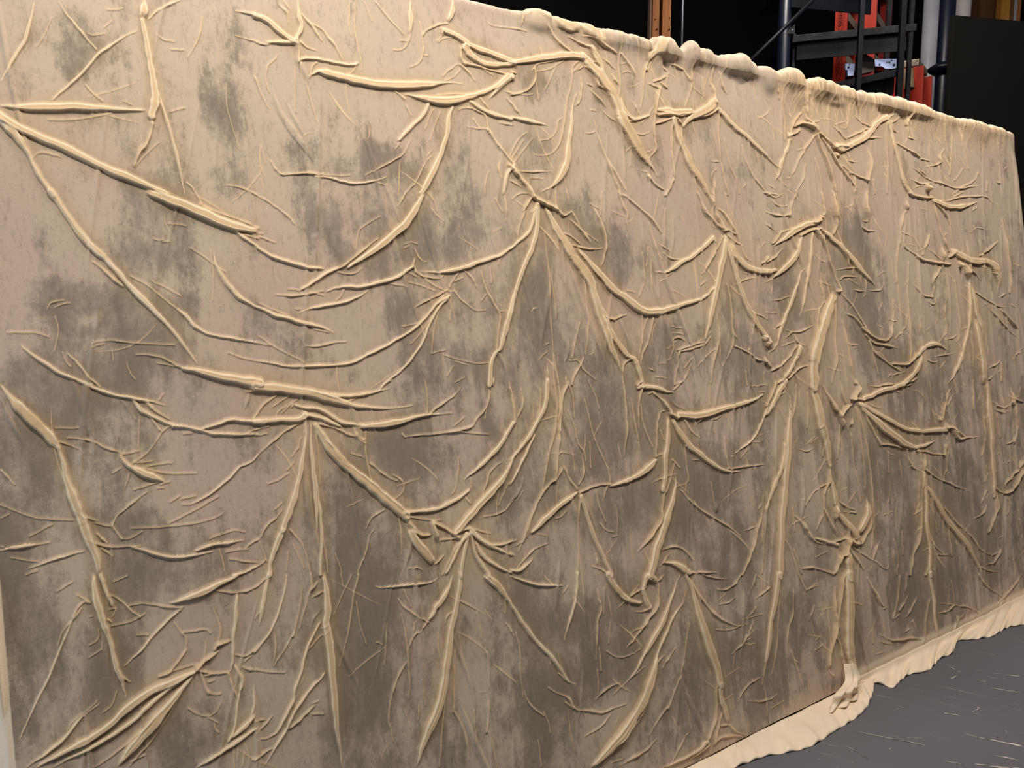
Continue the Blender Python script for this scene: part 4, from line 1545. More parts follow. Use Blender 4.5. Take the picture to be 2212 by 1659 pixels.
# little folds running down from the gathered top edge
for i in range(230):
    s0 = (2.7 if i > 40 else 1.2)+(LEN-(2.75 if i > 40 else 1.3))*rng.random(); Ln = rng.uniform(.04, .20); u = np.linspace(0, 1, 8); ln_ = rng.normal(0, .35)
    xs = s0+Ln*u*ln_+.004*np.sin(u*5+i); ys = TT+.035-Ln*u
    stroke('r', xs, ys, np.full(8, rng.uniform(.004, .010))*(1-.85*u), rng.uniform(.2, .65))

def blur(A, ni, nj, it=3):
    for _ in range(it):
        for ax, n in ((0, ni), (1, nj)):
            n = max(1, int(n)); c = np.cumsum(np.pad(A, [(n+1, n) if k == ax else (0, 0) for k in (0, 1)], mode='edge'), axis=ax)
            A = (np.take(c, range(2*n+1, c.shape[ax]), ax)-np.take(c, range(0, c.shape[ax]-2*n-1), ax))/(2*n+1)
    return A
# cloth lifts off the board around the bigger folds
tent = blur(HM, 12, 11); wide = blur(HM, 36, 30)
Hn = HM+tent*.55+wide*.9
Hn = blur(Hn, 1, 1, 1)
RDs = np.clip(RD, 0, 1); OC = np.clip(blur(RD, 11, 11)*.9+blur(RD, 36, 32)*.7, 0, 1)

SS, TG = np.meshgrid(S, T, indexing='ij')
Hn += .0022*(np.sin(SS*9+np.sin(TG*5)*1.3)*np.sin(TG*7+SS*2.1)+.6*np.sin(SS*21+TG*13))+.002
# bunched cloth along the top edge: (pixel x, pixel y, reach along, height)
def hash_noise(n, seed, step_):
    r = np.random.default_rng(seed); k = r.random(n); x = SS[:, 0]/step_; i = np.floor(x).astype(int) % (n-1); f = x-np.floor(x); f = f*f*(3-2*f)
    return k[i]*(1-f)+k[i+1]*f
topz = np.exp(-((TG-(TT+.035))/.055)**2)
edge = .002+.003*hash_noise(400, 1, .055)+.005*hash_noise(400, 2, .12)+.005*hash_noise(800, 4, .025)+.003*hash_noise(900, 6, .012)
edge = edge*sstep(SS[:, 0], 1.0, 1.9)+.004
Hn += topz*edge[:, None]
for (px, py, ww, hh) in [(1345, 70, .05, .02), (1385, 84, .07, .026), (1440, 98, .03, .016), (1492, 104, .022, .050), (1500, 104, .03, .018), (1525, 112, .05, .02), (1600, 122, .035, .052),
                         (1580, 132, .07, .022), (1655, 155, .06, .02), (1705, 162, .07, .030), (1745, 175, .05, .022), (1765, 182, .05, .020), (1828, 190, .06, .046), (1862, 202, .06, .024), (1905, 212, .05, .034),
                         (1940, 218, .06, .036), (1972, 228, .05, .018), (2010, 240, .06, .02), (2060, 250, .05, .016), (2110, 262, .06, .014), (2170, 276, .05, .018), (1210, 45, .08, .008), (1330, 74, .05, .016)]:
    s_, t_ = on_flat(px, py); Hn += .30*hh*np.exp(-np.abs((SS-s_)/ww/.8)**1.5-((TG-(TT+.03))/.040)**2)
# pockets and puffs just under the top edge (pixel x, pixel y, half sizes in px, height)
for (px, py, wx, wy, hh) in [(1160, 48, 26, 10, .012), (1440, 108, 24, 12, .030), (1420, 125, 10, 26, .016), (1490, 125, 10, 16, .016), (1500, 118, 18, 10, .02), (1530, 122, 20, 12, .024), (1570, 140, 18, 10, .02), (1600, 140, 22, 13, .026),
                             (1660, 175, 14, 18, .018), (1710, 170, 18, 12, .02), (1725, 200, 12, 26, .02), (1790, 195, 22, 8, .026), (1765, 195, 12, 14, .018), (1800, 216, 20, 6, .014), (1905, 222, 24, 8, .026), (1945, 228, 18, 10, .024),
                             (1985, 240, 22, 9, .022), (2120, 285, 10, 14, .012), (1300, 82, 30, 8, .008), (1620, 150, 16, 12, .016)]:
    s_, t_ = on_flat(px, py); sa, ta = on_flat(px+wx, py); sb, tb = on_flat(px, py+wy)
    Hn += .7*hh*np.exp(-(((SS-s_)/abs(sa-s_))**2+((TG-t_)/(abs(tb-t_)+.01))**2)**1.4)
Hn += .010*np.exp(-((TG-(TT-.03))/.05)**2)*(hash_noise(900, 8, .033)[:, None]-.3)*sstep(SS, 1.9, 2.4)
# pinned down at the foot and at the sides
Hn *= (.25+.75*sstep(TG, .0, .07)); Hn *= 1-.6*np.exp(-((SS-LEN)/.02)**2)

# painted patches (pixel x, y, half width, half height, strength)
PT = np.zeros_like(SS)
for (px, py, wx, wy, k) in [(160,110,50,60,.6),(470,215,60,70,.8),(520,90,60,60,.5),(640,300,60,40,.5),(720,230,50,60,.4),(900,350,90,50,.7),(680,430,60,90,.5),(780,350,110,50,.8),(1060,130,60,40,.5),(850,500,100,80,.9),
    (950,460,80,90,.6),(820,640,80,60,.6),(480,290,50,100,.6),(330,470,60,90,.6),(430,420,90,60,.9),(150,640,100,36,1.1),(60,800,60,60,.7),(230,760,170,100,1.0),(170,850,110,60,.9),(620,730,50,60,.8),(460,540,110,50,.9),
    (900,700,60,60,.7),(970,790,120,50,.9),(1130,650,50,60,.8),(1350,560,60,60,1.0),(1290,470,60,60,.6),(1250,500,40,60,.7),(780,570,60,40,.6),(350,950,130,80,.5),(60,1000,90,190,1.1),(300,1180,70,90,.7),(30,1250,40,130,1.0),
    (80,1390,60,150,1.1),(350,1220,90,80,.8),(560,960,60,60,1.0),(760,1080,70,60,.6),(880,960,70,60,1.0),(950,1050,80,90,.6),(800,1240,70,120,1.2),(1100,900,60,80,.7),(1150,1050,70,80,.6),(1300,930,70,80,.8),(1360,1090,60,60,.8),
    (1200,740,60,60,.6),(1410,880,60,60,.5),(1480,750,80,60,.9),(1560,650,50,60,.6),(1700,620,50,80,.7),(1620,780,60,80,.8),(1860,570,60,100,1.2),(1880,700,40,90,1.0),(2030,860,70,90,1.0),(1960,800,60,80,.7),(1750,900,40,80,.5),
    (1520,1030,70,70,1.0),(1600,1200,60,70,.8),(1450,1100,70,60,.6),(1250,1340,90,40,.8),(1150,1290,40,60,.7),(1310,1450,110,60,.9),(760,1490,60,100,1.3),(700,1330,60,120,.8),(600,1400,60,60,.5),(250,1440,60,140,1.3),(430,1560,90,80,.9),
    (1150,1500,90,60,.7),(1540,1440,60,90,.6),(1700,1350,60,90,.8),(1950,1200,70,80,.6),(2060,1050,70,80,.9),(1900,1000,60,80,.6),(2100,1200,60,80,.7),(1490,270,40,40,.9),(1380,300,50,60,.6),(1190,350,60,50,.6),(1175,170,60,40,.7),
    (1520,370,50,50,.5),(1200,440,40,40,.7),(540,690,60,60,.6),(1010,560,60,60,.4),(1040,460,40,60,.5),(100,500,60,60,.4),(100,950,90,60,.6),(560,1150,60,60,.4),(990,1380,40,60,.6),(820,1350,60,60,.6),(1680,1480,60,50,.6),
    (1590,1380,60,60,.5),(1330,800,60,60,.7),(2120,560,40,60,.5),(1760,480,30,60,.4),(2000,1290,60,40,.7),(1840,1330,50,60,.6)]:
    s_, t_ = on_flat(px, py); sa, ta = on_flat(px+wx, py); sb, tb = on_flat(px, py+wy)
    PT += k*np.exp(-(np.abs((SS-s_)/(sa-s_)/1.1)**3+np.abs((TG-t_)/(tb-t_)/1.1)**3)**1.3)
PT = np.clip(PT*.88+.55*(1-sstep(TG, .2, 1.8)), 0, 1.6)  # tone also deepens gradually toward the foot of the flat
PA = np.ones_like(SS)
PA *= sstep(SS, .006, .015)
# the unpainted cloth shows again along the foot beyond the gathered corner
s_a = 2.66
foot = sstep(SS, s_a, s_a+.1)*(1-sstep(TG, .03, .10)); PA *= 1-foot*.9
PA *= 1-.75*sstep(TG, TT-.012, TT+.03)  # top edge takes the raw tone to paint in light from above

# base surface
P = np.zeros((NS, NT2, 3)); Nn = np.zeros_like(P)
face = TG <= TT; th = np.clip((TG-TT)/TOPR, 0, math.pi); over = np.maximum(TG-TT-TOPR*math.pi, 0)
tb = np.minimum(TG, TT)
cx = -TOPR*(1-np.cos(th)); cy = TOPR*np.sin(th)
P += tb[..., None]*VW + cx[..., None]*NW + cy[..., None]*VW - over[..., None]*VW
P[..., 0] += SS
Nn[:] = np.cos(th)[..., None]*NW + np.sin(th)[..., None]*VW
# left of the board the loose cloth turns back and hangs
lf = np.clip(-SS, 0, 1); yb = lf*.42+lf*lf*1.2
P[..., 1] += yb; P[..., 0] += lf*.22
Hn = np.where(SS < 0, .012*np.sin(SS*60+TG*9)+.018*np.sin(TG*17+SS*12+1.0)*np.clip(lf*6, 0, 1)+.010*np.sin(TG*41+SS*25)*np.clip(lf*6, 0, 1)+.004, Hn)
right = sstep(SS, LEN-.012, LEN)
P[..., 1] += right*.02
off = Hn
P += off[..., None]*Nn
P += (np.where(face, off, 0)*.42)[..., None]*(-VW)      # folds sag over themselves
P[..., 2] = np.maximum(P[..., 2], .003)
n = NS*NT2
co = P.reshape(-1, 3).astype(np.float32)
idx = np.arange(n).reshape(NS, NT2)
quads = np.stack([idx[:-1, :-1], idx[1:, :-1], idx[1:, 1:], idx[:-1, 1:]], -1).reshape(-1, 4).astype(np.int32)
me = bpy.data.meshes.new('muslin_cover'); me.vertices.add(n); me.vertices.foreach_set('co', co.ravel())
nq = len(quads); me.loops.add(nq*4); me.loops.foreach_set('vertex_index', quads.ravel())
me.polygons.add(nq); me.polygons.foreach_set('loop_start', np.arange(0, nq*4, 4, dtype=np.int32))
me.polygons.foreach_set('loop_total', np.full(nq, 4, np.int32)); me.polygons.foreach_set('use_smooth', np.ones(nq, bool))
me.update(calc_edges=True)
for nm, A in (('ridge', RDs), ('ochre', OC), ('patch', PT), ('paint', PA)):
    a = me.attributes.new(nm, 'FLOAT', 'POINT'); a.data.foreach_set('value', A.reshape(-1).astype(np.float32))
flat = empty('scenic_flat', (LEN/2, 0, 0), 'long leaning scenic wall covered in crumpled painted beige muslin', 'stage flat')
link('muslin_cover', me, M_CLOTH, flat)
# plywood board and timber frame behind the cloth
def slab(name, s0, s1, t0, t1, d0, d1, m, parent):
    bm = bmesh.new(); c = Vector(((s0+s1)/2, 0, 0))+Vector(VW)*((t0+t1)/2)-Vector(NW)*((d0+d1)/2)
    add_box(bm, c, (s1-s0, 0, 0), Vector(VW)*(t1-t0), Vector(NW)*(d1-d0)); return bm_obj(name, bm, m, parent)
slab('backing_board', .012, LEN-.012, .012, HGT-.035, .006, .022, M_PALE, flat)
for i in range(5):
    x = .05+i*(LEN-.14)/4; slab('frame_stile', x, x+.038, .02, HGT-.05, .023, .11, M_LUMBER, flat)

# the unpainted hem lying out on the floor
def hem(name, inner, outer, seed, lift, rise=.030, nn=260, nm=26):
    """inner / outer: pixel polylines of the two edges of the strip where it lies on the floor"""
    def path(pp):
        P3 = np.array([list(at_z(x, y, 0.0)) for x, y in pp]); c = catmull(P3, 14)
        L = np.concatenate([[0], np.cumsum(np.linalg.norm(np.diff(c, axis=0), axis=1))]); u = np.linspace(0, L[-1], nn)
        return np.stack([np.interp(u, L, c[:, k]) for k in range(3)], -1), u
    A, ua = path(inner); B, ub = path(outer); r = np.random.default_rng(seed)
    V = []
    ph = r.uniform(0, 6, 12)
    for i in range(nn):
        for j in range(nm):
            v = j/(nm-1); p = A[i]*(1-v)+B[i]*v; u = ua[i]
            z = .004+lift*(.35+.65*math.sin(math.pi*min(1, v*1.05)))*(.5+.5*math.sin(u*31+ph[0]+v*2.4)*math.sin(u*13+ph[1]-v*1.3))
            z += .45*lift*max(0, math.sin(u*57+ph[2]+v*5))*v+.004*math.sin(u*90+v*9+ph[3])*v
            z += rise*math.exp(-v*9)
            if j == nm-1: z = max(.0025, z*.45)
            p = p.copy(); p[2] = max(.0025, z); V.append(p)
    me = bpy.data.meshes.new(name)
    fs = [(i*nm+j, (i+1)*nm+j, (i+1)*nm+j+1, i*nm+j+1) for i in range(nn-1) for j in range(nm-1)]
    me.from_pydata([tuple(v) for v in V], [], fs); me.update()
    o = link(name, me, M_RAW, flat, True)
    md = o.modifiers.new('thickness', 'SOLIDIFY'); md.thickness = .0022; md.offset = 1
    o['label'] = 'unpainted cream hem spread on the floor'
    return o
hem('floor_hem', [(1290, 1757), (1400, 1703), (1520, 1643), (1655, 1577), (1725, 1543), (1804, 1504), (1850, 1481), (1884, 1466)],
    [(1380, 1790), (1480, 1722), (1560, 1672), (1600, 1655), (1652, 1636), (1692, 1629), (1730, 1621), (1764, 1608), (1794, 1587), (1820, 1571), (1848, 1553), (1870, 1533), (1884, 1505), (1889, 1478)], 3, .012, .004)
hem('floor_hem', [(1840, 1488), (1900, 1458), (1990, 1412), (2060, 1377), (2128, 1343), (2204, 1301), (2290, 1262)],
    [(1846, 1487), (1880, 1478), (1905, 1480), (1930, 1487), (1944, 1474), (1966, 1458), (1988, 1455), (2010, 1446), (2032, 1424), (2058, 1412), (2064, 1388), (2090, 1384), (2140, 1377), (2160, 1366), (2182, 1355), (2212, 1350), (2300, 1318)], 8, .013)
# the gathered tail of cloth where the wide vertical fold meets the floor
bm = bmesh.new()
R = random.Random(4)
def tail(pts, w, m, name, lab=None):
    n1 = 24; V = []
    c = catmull(np.array([list(p) for p in pts]), 12)
    for i, p in enumerate(c):
        u = i/(len(c)-1)
        for k in range(n1+1):
            v = k/n1-.5; ww = w[0]*(1-u)+w[1]*u
            q_ = Vector(p)+Vector((1, .06, 0))*ww*v+Vector((0, -1, .25))*(.020*math.cos(v*math.pi)+.007*math.sin(v*19+u*4)*(.4+u))
            q_.z = max(q_.z, .004); V.append(q_)
    fs = [(i*(n1+1)+k, (i+1)*(n1+1)+k, (i+1)*(n1+1)+k+1, i*(n1+1)+k+1) for i in range(len(c)-1) for k in range(n1)]
    me = bpy.data.meshes.new(name); me.from_pydata([tuple(v) for v in V], [], fs); me.update(); o = link(name, me, m, flat, True)
    md = o.modifiers.new('thickness', 'SOLIDIFY'); md.thickness = .002; md.offset = 1
    if lab: o['label'] = lab
sx, st = on_flat(1826, 1430); sx2, st2 = on_flat(1828, 1462)
p0 = Vector((float(sx), 0, 0))+Vector(VW)*float(st)+Vector(NW)*.012; p1 = Vector((float(sx2), 0, 0))+Vector(VW)*float(st2)+Vector(NW)*.03
tail([p0, p1, at_z(1828, 1488, .06), at_z(1827, 1502, .026), at_z(1822, 1518, .010)], (.05, .24), M_RAW, 'gathered_tail', 'white gathered tail of cloth spilling on the floor')

# ------------------------------------------------------------------ things behind the flat
def ground(px, d, py=150):
    p = at(px, py, d); return Vector((p.x, p.y, 0))
FWH = Vector((math.cos(YAW), math.sin(YAW), 0)); RTH = Vector((math.sin(YAW), -math.cos(YAW), 0))
# doubled stud
g = ground(1426, 4.6, 50)
post = empty('timber_post', g, 'pair of upright brown timber studs standing behind the beige wall', 'timber')
def stud(px0, px1, d, h=4.6, dep=.09, m=M_LUMBER):
    a, b = ground(px0, d, 50), ground(px1, d, 50); w = (b-a).length
    bm = bmesh.new(); add_box(bm, (a+b)/2+FWH*dep/2+Vector((0, 0, h/2)), RTH*w, FWH*dep, (0, 0, h)); return bm_obj('stud', bm, m, post, bevel=.002)
stud(1409.5, 1424, 4.6); stud(1430.5, 1449, 4.6)
bm = bmesh.new(); a = ground(1406.6, 4.62, 50); add_box(bm, a+FWH*.05+Vector((0, 0, 2.3)), RTH*.013, FWH*.08, (0, 0, 4.6)); bm_obj('edge_strip', bm, M_PALE, post)
bm = bmesh.new(); a = ground(1427, 4.66, 50); add_box(bm, a+FWH*.04+Vector((0, 0, 2.3)), RTH*.018, FWH*.04, (0, 0, 4.6)); bm_obj('spacer', bm, M_BROWN, post)
for x, y in ((1415.5, 42), (1446, 39), (1419, 63), (1446, 63)):
    bm = bmesh.new(); p = at(x, y, 4.598); add_tube(bm, [p-FWH*.002, p+FWH*.004], .0045, 10); bm_obj('nail_hole', bm, M_HOLE, post)

def column(name, px, d, r, m, label, cat, h=5.2, py=100, z0=0):
    g = ground(px, d, py); bm = bmesh.new(); add_tube(bm, [g+Vector((0, 0, z0)), g+Vector((0, 0, h))], r, 40)
    o = bm_obj(name, bm, m, None, True); return tag(o, label, cat)
column('conduit_pipe', 1473, 5.4, .012, M_NAVY, 'thin dark blue pipe on the black wall right of the timber studs', 'pipe', py=50)

# spiral stair: column, treads, balusters, handrail
sg = ground(1693, 5.45, 100)
stair = empty('spiral_staircase', sg, 'dark steel spiral staircase with worn treads behind the beige wall', 'staircase')
bm = bmesh.new(); add_tube(bm, [sg, sg+Vector((0, 0, 5.2))], .042, 40); bm_obj('centre_pole', bm, M_NAVY, stair, True)
def tread(A, B, C, th=.048, riser=.11, inset=.05, name='tread'):
    """front edge A-B, back corner C; all at the same height"""
    A, B, C = Vector(A), Vector(B), Vector(C); n = Vector((0, 0, 1)); bm = bmesh.new()
    D = C+(B-A)*.10
    top = [bm.verts.new(p) for p in (A, B, D, C)]; bot = [bm.verts.new(p-n*th) for p in (A, B, D, C)]
    bm.faces.new(top); bm.faces.new(bot[::-1])
    for i in range(4): bm.faces.new((top[i], bot[i], bot[(i+1) % 4], top[(i+1) % 4]))
    t = bm_obj(name, bm, M_TREAD, stair, bevel=.004)
    back = (C-A).normalized(); a = A+back*inset-n*th+(B-A)*.06; b = B+back*inset-n*th-(B-A)*.05
    bm = bmesh.new(); add_box(bm, (a+b)/2-n*riser/2, b-a, back*.012, n*riser); bm_obj('tread_support', bm, M_STEEL, t)
    return t
A = at(1712, 76, 5.42); B = at_z(1981, 50, A.z); C = at_z(1716, 92, A.z); C = A+FWH*.62; tread(A, B, C)
A = at(1776, 184, 5.5); B = at_z(1950, 146, A.z); tread(A, B, A+FWH*.5)
A = at(1705, -60, 5.3); B = at_z(1900, -40, A.z); tread(A, B, A+FWH*.7, riser=.16)
A = at(1760, 268, 5.5); B = at_z(1960, 232, A.z); tread(A, B, A+FWH*.5)
def bar(name, px0, py0, d0, px1, py1, d1, r, m=M_STEEL, parent=None, sq=True):
    a, b = at(px0, py0, d0), at(px1, py1, d1)
    if sq: return beam(name, a, b, 2*r, 2*r, m, parent, up=(0.6, .8, .01))
    bm = bmesh.new(); add_tube(bm, [a, b], r, 20); return bm_obj(name, bm, m, parent, True)
def vbar(name, px, py, d, w, z0, z1, m=M_STEEL, parent=None):
    g = at(px, py, d); bm = bmesh.new(); add_box(bm, Vector((g.x, g.y, (z0+z1)/2)), RTH*w, FWH*w, (0, 0, z1-z0)); return bm_obj(name, bm, m, parent, bevel=.002)
vbar('baluster', 1859.5, 60, 5.05, .031, 0.0, 4.6, M_STEEL, stair)
vbar('baluster', 1949, 60, 4.95, .034, 0.0, 4.6, M_STEEL, stair)
vbar('baluster', 1968, 60, 5.35, .026, 0.0, 4.6, M_TREAD, stair)
vbar('baluster', 1920, 20, 5.75, .030, 0.0, 4.6, M_TREAD, stair)
vbar('baluster', 1714, 120, 5.5, .020, 0.0, 3.35, M_TREAD, stair)
bar('handrail', 1800, -42, 5.2, 1560, 190, 4.9, .013, M_STEEL, stair, False)
a = at(1700, 72, 5.40); bm = bmesh.new()
tri = [at(1695, 73, 5.40), at(1717, 73, 5.40), at(1717, 52, 5.40)]
vs = [bm.verts.new(p) for p in tri]; vs2 = [bm.verts.new(p+FWH*.012) for p in tri]; bm.faces.new(vs); bm.faces.new(vs2[::-1])
for i in range(3): bm.faces.new((vs[i], vs2[i], vs2[(i+1) % 3], vs[(i+1) % 3]))
gus = bm_obj('gusset_plate', bm, M_TREAD, stair)
bm = bmesh.new(); p = at(1711.5, 65, 5.385); bmesh.ops.create_uvsphere(bm, u_segments=12, v_segments=8, radius=.006, matrix=Matrix.Translation(p)); bm_obj('bolt', bm, M_BOLT, gus, True)

# ladders
def ladder(p1, p2, h, label, name='step_ladder', decals=(), zs=None):
    root = empty(name, (p1+p2)/2, label, 'ladder', None)
    w = (p2-p1); wd_ = w.normalized(); s = Vector((wd_.y, -wd_.x, 0))
    if s.dot(RTH) < 0: s = -s
    for k, p in enumerate((p1, p2)):
        bm = bmesh.new(); c = p+Vector((0, 0, h/2))
        add_box(bm, c, s*.082, wd_*.006, (0, 0, h))
        for e in (-1, 1): add_box(bm, c+s*.041*e+wd_*(.012 if k == 0 else -.012), s*.006, wd_*.028, (0, 0, h))
        rl = bm_obj('rail', bm, M_ORANGE, root, bevel=.0012)
        if k == 0:
            for z in decals:
                bm = bmesh.new(); cc = p-wd_*.0045+Vector((0, 0, z)); N_ = 40
                for (r0, r1) in ((1.0, .84),):
                    vo = [bm.verts.new(cc+s*.024*r0*math.cos(2*math.pi*i/N_)+Vector((0, 0, .115*r0*math.sin(2*math.pi*i/N_)))) for i in range(N_)]
                    vi = [bm.verts.new(cc+s*.024*(r1-.06)*math.cos(2*math.pi*i/N_)+Vector((0, 0, .115*(r1+.06)*math.sin(2*math.pi*i/N_)))) for i in range(N_)]
                    for i in range(N_): bm.faces.new((vo[i], vo[(i+1) % N_], vi[(i+1) % N_], vi[i]))
                bm_obj('decal_ring', bm, M_DECAL, rl)
                cu = bpy.data.curves.new('decal_lettering', 'FONT'); cu.body = 'WERNER'; cu.size = .036; cu.align_x = 'CENTER'; cu.align_y = 'CENTER'; cu.extrude = .0005; cu.offset = .0006
                ob = bpy.data.objects.new('tmp', cu); COL.objects.link(ob)
                dg = bpy.context.evaluated_depsgraph_get(); dg.update(); tm = bpy.data.meshes.new_from_object(ob.evaluated_get(dg)); bpy.data.objects.remove(ob)
                X = Vector((0, 0, 1)); Yv = -s; Zv = X.cross(Yv)
                M = Matrix(((X.x, Yv.x, Zv.x, cc.x), (X.y, Yv.y, Zv.y, cc.y), (X.z, Yv.z, Zv.z, cc.z), (0, 0, 0, 1)))
                tm.transform(Matrix.Translation(-wd_*.001) @ M); tm.name = 'decal_lettering'; tm.materials.clear(); link('decal_lettering', tm, M_DECAL, rl)
    z = .3
    while z < h-.1:
        bm = bmesh.new(); c = (p1+p2)/2+Vector((0, 0, z)); add_box(bm, c, w*.98, s*.078, (0, 0, .006))
        for e in (-1, 1): add_box(bm, c+s*.039*e-Vector((0, 0, .028)), w*.98, s*.004, (0, 0, .06))
        st_ = bm_obj('step', bm, M_ALU, root)
        for e in (.06, .94):
            bm = bmesh.new(); p = p1+w*e+s*-.043+Vector((0, 0, z-.02)); bmesh.ops.create_uvsphere(bm, u_segments=10, v_segments=6, radius=.005, matrix=Matrix.Translation(p)); bm_obj('rivet', bm, M_BOLT, st_, True)
        z += .305
    return root
zA = at(1812, 142, 5.95).z; zB = at(1812, 40, 5.95).z
ladder(ground(1812, 5.95), ground(1846, 6.38), 4.3, 'orange fibreglass ladder with oval marks, left one behind the spiral stair', decals=(zA, zB))
ladder(ground(1874, 5.95), ground(1908, 6.45), 4.2, 'orange fibreglass ladder with grey steps seen between the stair balusters')
# near stepladder with a top cap
capc = at(1975, 149, 5.75)
sl = empty('step_ladder', (capc.x, capc.y, 0), 'orange stepladder with grey top cap beside the white pipe', 'ladder')
wdir = (FWH*.80+RTH*.6).normalized(); sdir = Vector((wdir.y, -wdir.x, 0)); zc = capc.z
if sdir.dot(RTH) < 0: sdir = -sdir
bm = bmesh.new(); add_box(bm, capc, wdir*.36, sdir*.12, (0, 0, .05)); cap_ = bm_obj('top_cap', bm, M_ALU, sl, bevel=.008)
bm = bmesh.new(); add_box(bm, capc+Vector((0, 0, .032))-sdir*.02, wdir*.34, sdir*.03, (0, 0, .012)); bm_obj('tool_slot', bm, M_NAVY, cap_)
bm = bmesh.new(); p = capc+wdir*.16-sdir*.078+Vector((0, 0, -.005)); bmesh.ops.create_uvsphere(bm, u_segments=10, v_segments=6, radius=.006, matrix=Matrix.Translation(p)); bm_obj('rivet', bm, M_BOLT, cap_, True)
for e in (-1, 1):
    for f in (-1, 1):
        t0 = capc+wdir*(.17*e)+sdir*.06*f-Vector((0, 0, .03)); b0 = Vector((capc.x, capc.y, 0))+wdir*(.27*e)+sdir*.10*f
        beam('rail', t0, b0, .07, .022, M_ORANGE, sl, up=wdir)
for k in range(1, 9):
    z = zc-.03-.30*k; u = (zc-.03-z)/(zc-.03)
    if z < .15: break
    bm = bmesh.new(); c = Vector((capc.x, capc.y, z))-sdir*(.06+.04*u); add_box(bm, c, wdir*2*(.17+.10*u)*.97, sdir*.075, (0, 0, .03)); bm_obj('step', bm, M_ALU, sl)
tp = at(1963, 172, 5.55); bm = bmesh.new()
ax_ = Vector((.0, .0, -1))*.9+FWH*-.2; ax_.normalize()
add_tube(bm, [tp-ax_*.07, tp+ax_*.07], [.036, .034], 26, cap=False)
add_tube(bm, [tp-ax_*.07, tp+ax_*.07], [.031, .029], 26, cap=False)
o = bm_obj('tool_holster', bm, mat('tan_leather', srgb(140, 118, 88), .7, .3, var=.2), sl, True)

# pieces resting on the lower tread
def plate(name, pix, d, thick, m, label, cat, holes=()):
    bm = bmesh.new(); pts = [at(x, y, d) for x, y in pix]
    f = [bm.verts.new(p) for p in pts]; b = [bm.verts.new(p+FWH*thick) for p in pts]
    bm.faces.new(f); bm.faces.new(b[::-1])
    for i in range(len(f)): bm.faces.new((f[i], b[i], b[(i+1) % len(f)], f[(i+1) % len(f)]))
    o = bm_obj(name, bm, m); tag(o, label, cat)
    for i, (x, y, r) in enumerate(holes):
        bm = bmesh.new(); p = at(x, y, d-.002); add_tube(bm, [p-FWH*.001, p+FWH*.001], r, 14); bm_obj('hole', bm, M_NAVY, o)
    return o
plate('bracket_plate', [(1889.5, 128.5), (1900, 127.5), (1921, 127), (1932, 127), (1943.5, 127), (1943, 146), (1935, 147), (1926, 148.5), (1912, 148), (1908, 145), (1905, 143), (1891, 143.5)], 5.33, .004, M_PALEBLUE,
      'pale blue metal plate with round holes on the stair tread', 'bracket', ((1900, 139.5, .006), (1921, 134.5, .006), (1926, 130, .005), (1931.5, 140.5, .009), (1939, 134.5, .007), (1916, 134.5, .004)))
plate('metal_block', [(1826, 137.5), (1846.5, 137.5), (1845.5, 151), (1826.5, 151)], 5.42, .02, M_PALEBLUE, 'wider pale blue block, upper of two beside the orange ladder', 'block', ((1833, 145.5, .008), (1835.5, 139.5, .004)))
plate('metal_block', [(1831, 151.3), (1845, 151.3), (1844.5, 163), (1832, 164)], 5.42, .02, M_PALEBLUE, 'smaller pale blue block, lower of two beside the orange ladder', 'block')
plate('metal_box', [(1858, 116), (1868, 115), (1889, 128), (1889, 153), (1858, 160)], 5.45, .08, M_GREYBOX, 'grey metal box on the lower stair tread', 'box')
plate('plastic_block', [(1898, 143), (1910, 143), (1911, 150), (1898, 151)], 5.36, .03, M_ORANGE, 'small orange block under the holed pale blue plate', 'block')
plate('wood_slat', [(1806, 2), (1852, 6), (1851, 12), (1814, 9)], 5.6, .03, M_BROWN, 'brown wooden slat at the top of the photo above the orange ladders', 'timber')
plate('storage_bin', [(1893, 207), (1940, 200), (1942, 236), (1893, 236)], 5.35, .06, mat('red_plastic', srgb(196, 40, 44), .5, .3), 'red bin peeking over the beige wall under the stair', 'bin')

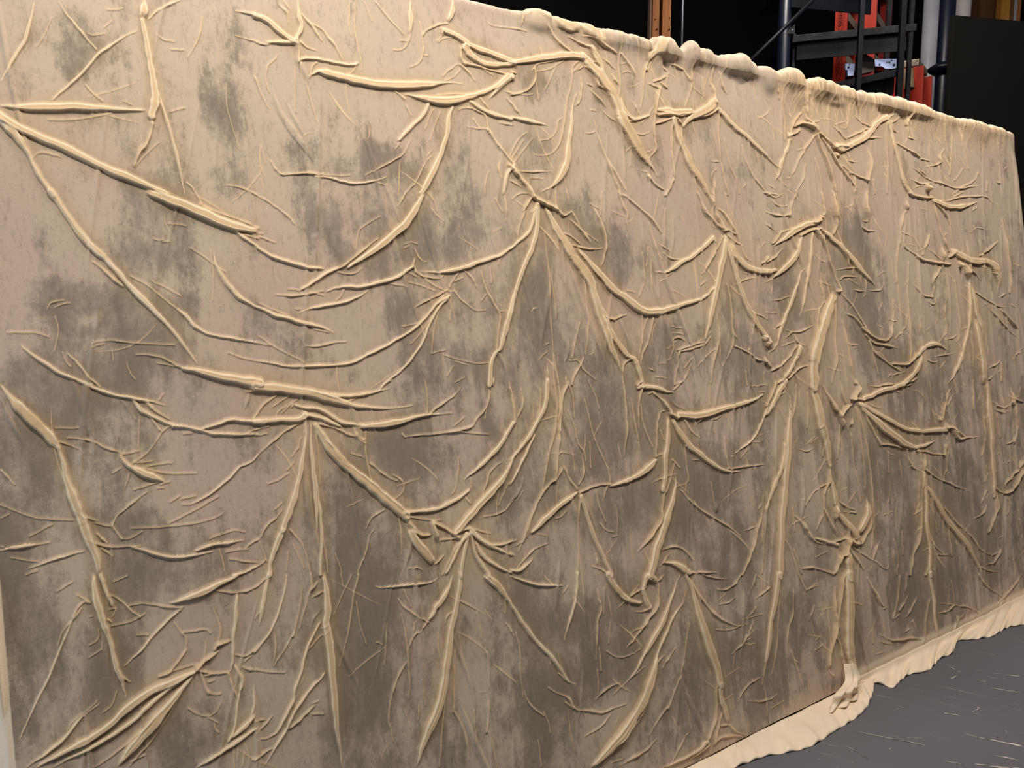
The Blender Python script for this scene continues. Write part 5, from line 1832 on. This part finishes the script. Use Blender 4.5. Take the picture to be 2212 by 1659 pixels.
# pipes and panels at the right
column('white_pipe', 2013.5, 6.6, .063, M_WHITE, 'tall scuffed white pipe left of the navy pipe', 'pipe', py=0)
nb = ground(2047, 6.15, 20); npipe = empty('navy_pipe', nb, 'thick navy blue pipe with a flared collar beside the white pipe', 'pipe')
bm = bmesh.new(); add_tube(bm, [nb, nb+Vector((0, 0, 5.2))], .058, 40); bm_obj('pipe_body', bm, M_NAVY, npipe, True)
zf = at(2040, 145, 6.15).z; bm = bmesh.new(); add_tube(bm, [nb+Vector((0, 0, zf+z)) for z in (-.05, -.035, -.008, .008, .03, .045)], [.062, .085, .118, .118, .085, .062], 40); bm_obj('collar', bm, M_NAVY, npipe, True)
column('cream_pipe', 2078.5, 7.4, .078, M_PINKWHITE, 'bright cream pipe above the black panel', 'pipe', py=10)
def upright(name, px0, px1, d, dep, m, label, cat, h=5.2, parent=None):
    a, b = ground(px0, d, 15), ground(px1, d, 15); bm = bmesh.new(); add_box(bm, (a+b)/2+FWH*dep/2+Vector((0, 0, h/2)), b-a, FWH*dep, (0, 0, h))
    return tag(bm_obj(name, bm, m, parent, bevel=.003), label, cat)
upright('brown_board', 2094, 2164, 7.7, .03, M_BROWN, 'flat brown board standing right of the cream pipe', 'board')
upright('pine_plank', 2164, 2182.5, 7.5, .09, M_YELLOW, 'yellow pine plank standing right of the brown board', 'timber')
upright('dark_plank', 2184, 2191, 7.5, .06, M_BROWN, 'narrow dark brown plank between yellow plank and white strip', 'timber')
upright('white_strip', 2191, 2197.5, 7.5, .03, M_WHITE, 'thin white strip standing among the brown planks', 'trim strip')
upright('brown_plank', 2198.5, 2206, 7.5, .06, M_LUMBER, 'narrow brown plank rightmost of the standing planks', 'timber')
# black masking panel
d0 = 5.7; tl = at(2061, 32, d0); tr = at_z(2212, 46, tl.z); dirp = (tr-tl).normalized(); bmm = bmesh.new()
wp = 1.6; back = Vector((-dirp.y, dirp.x, 0));
if back.dot(FWH) < 0: back = -back
base = Vector((tl.x, tl.y, 0)); add_box(bmm, base+dirp*wp/2+back*.02+Vector((0, 0, tl.z/2)), dirp*wp, back*.04, (0, 0, tl.z))
tag(bm_obj('masking_panel', bmm, M_BLACKPANEL, None, bevel=.003), 'tall black masking panel right of the navy pipe', 'panel')
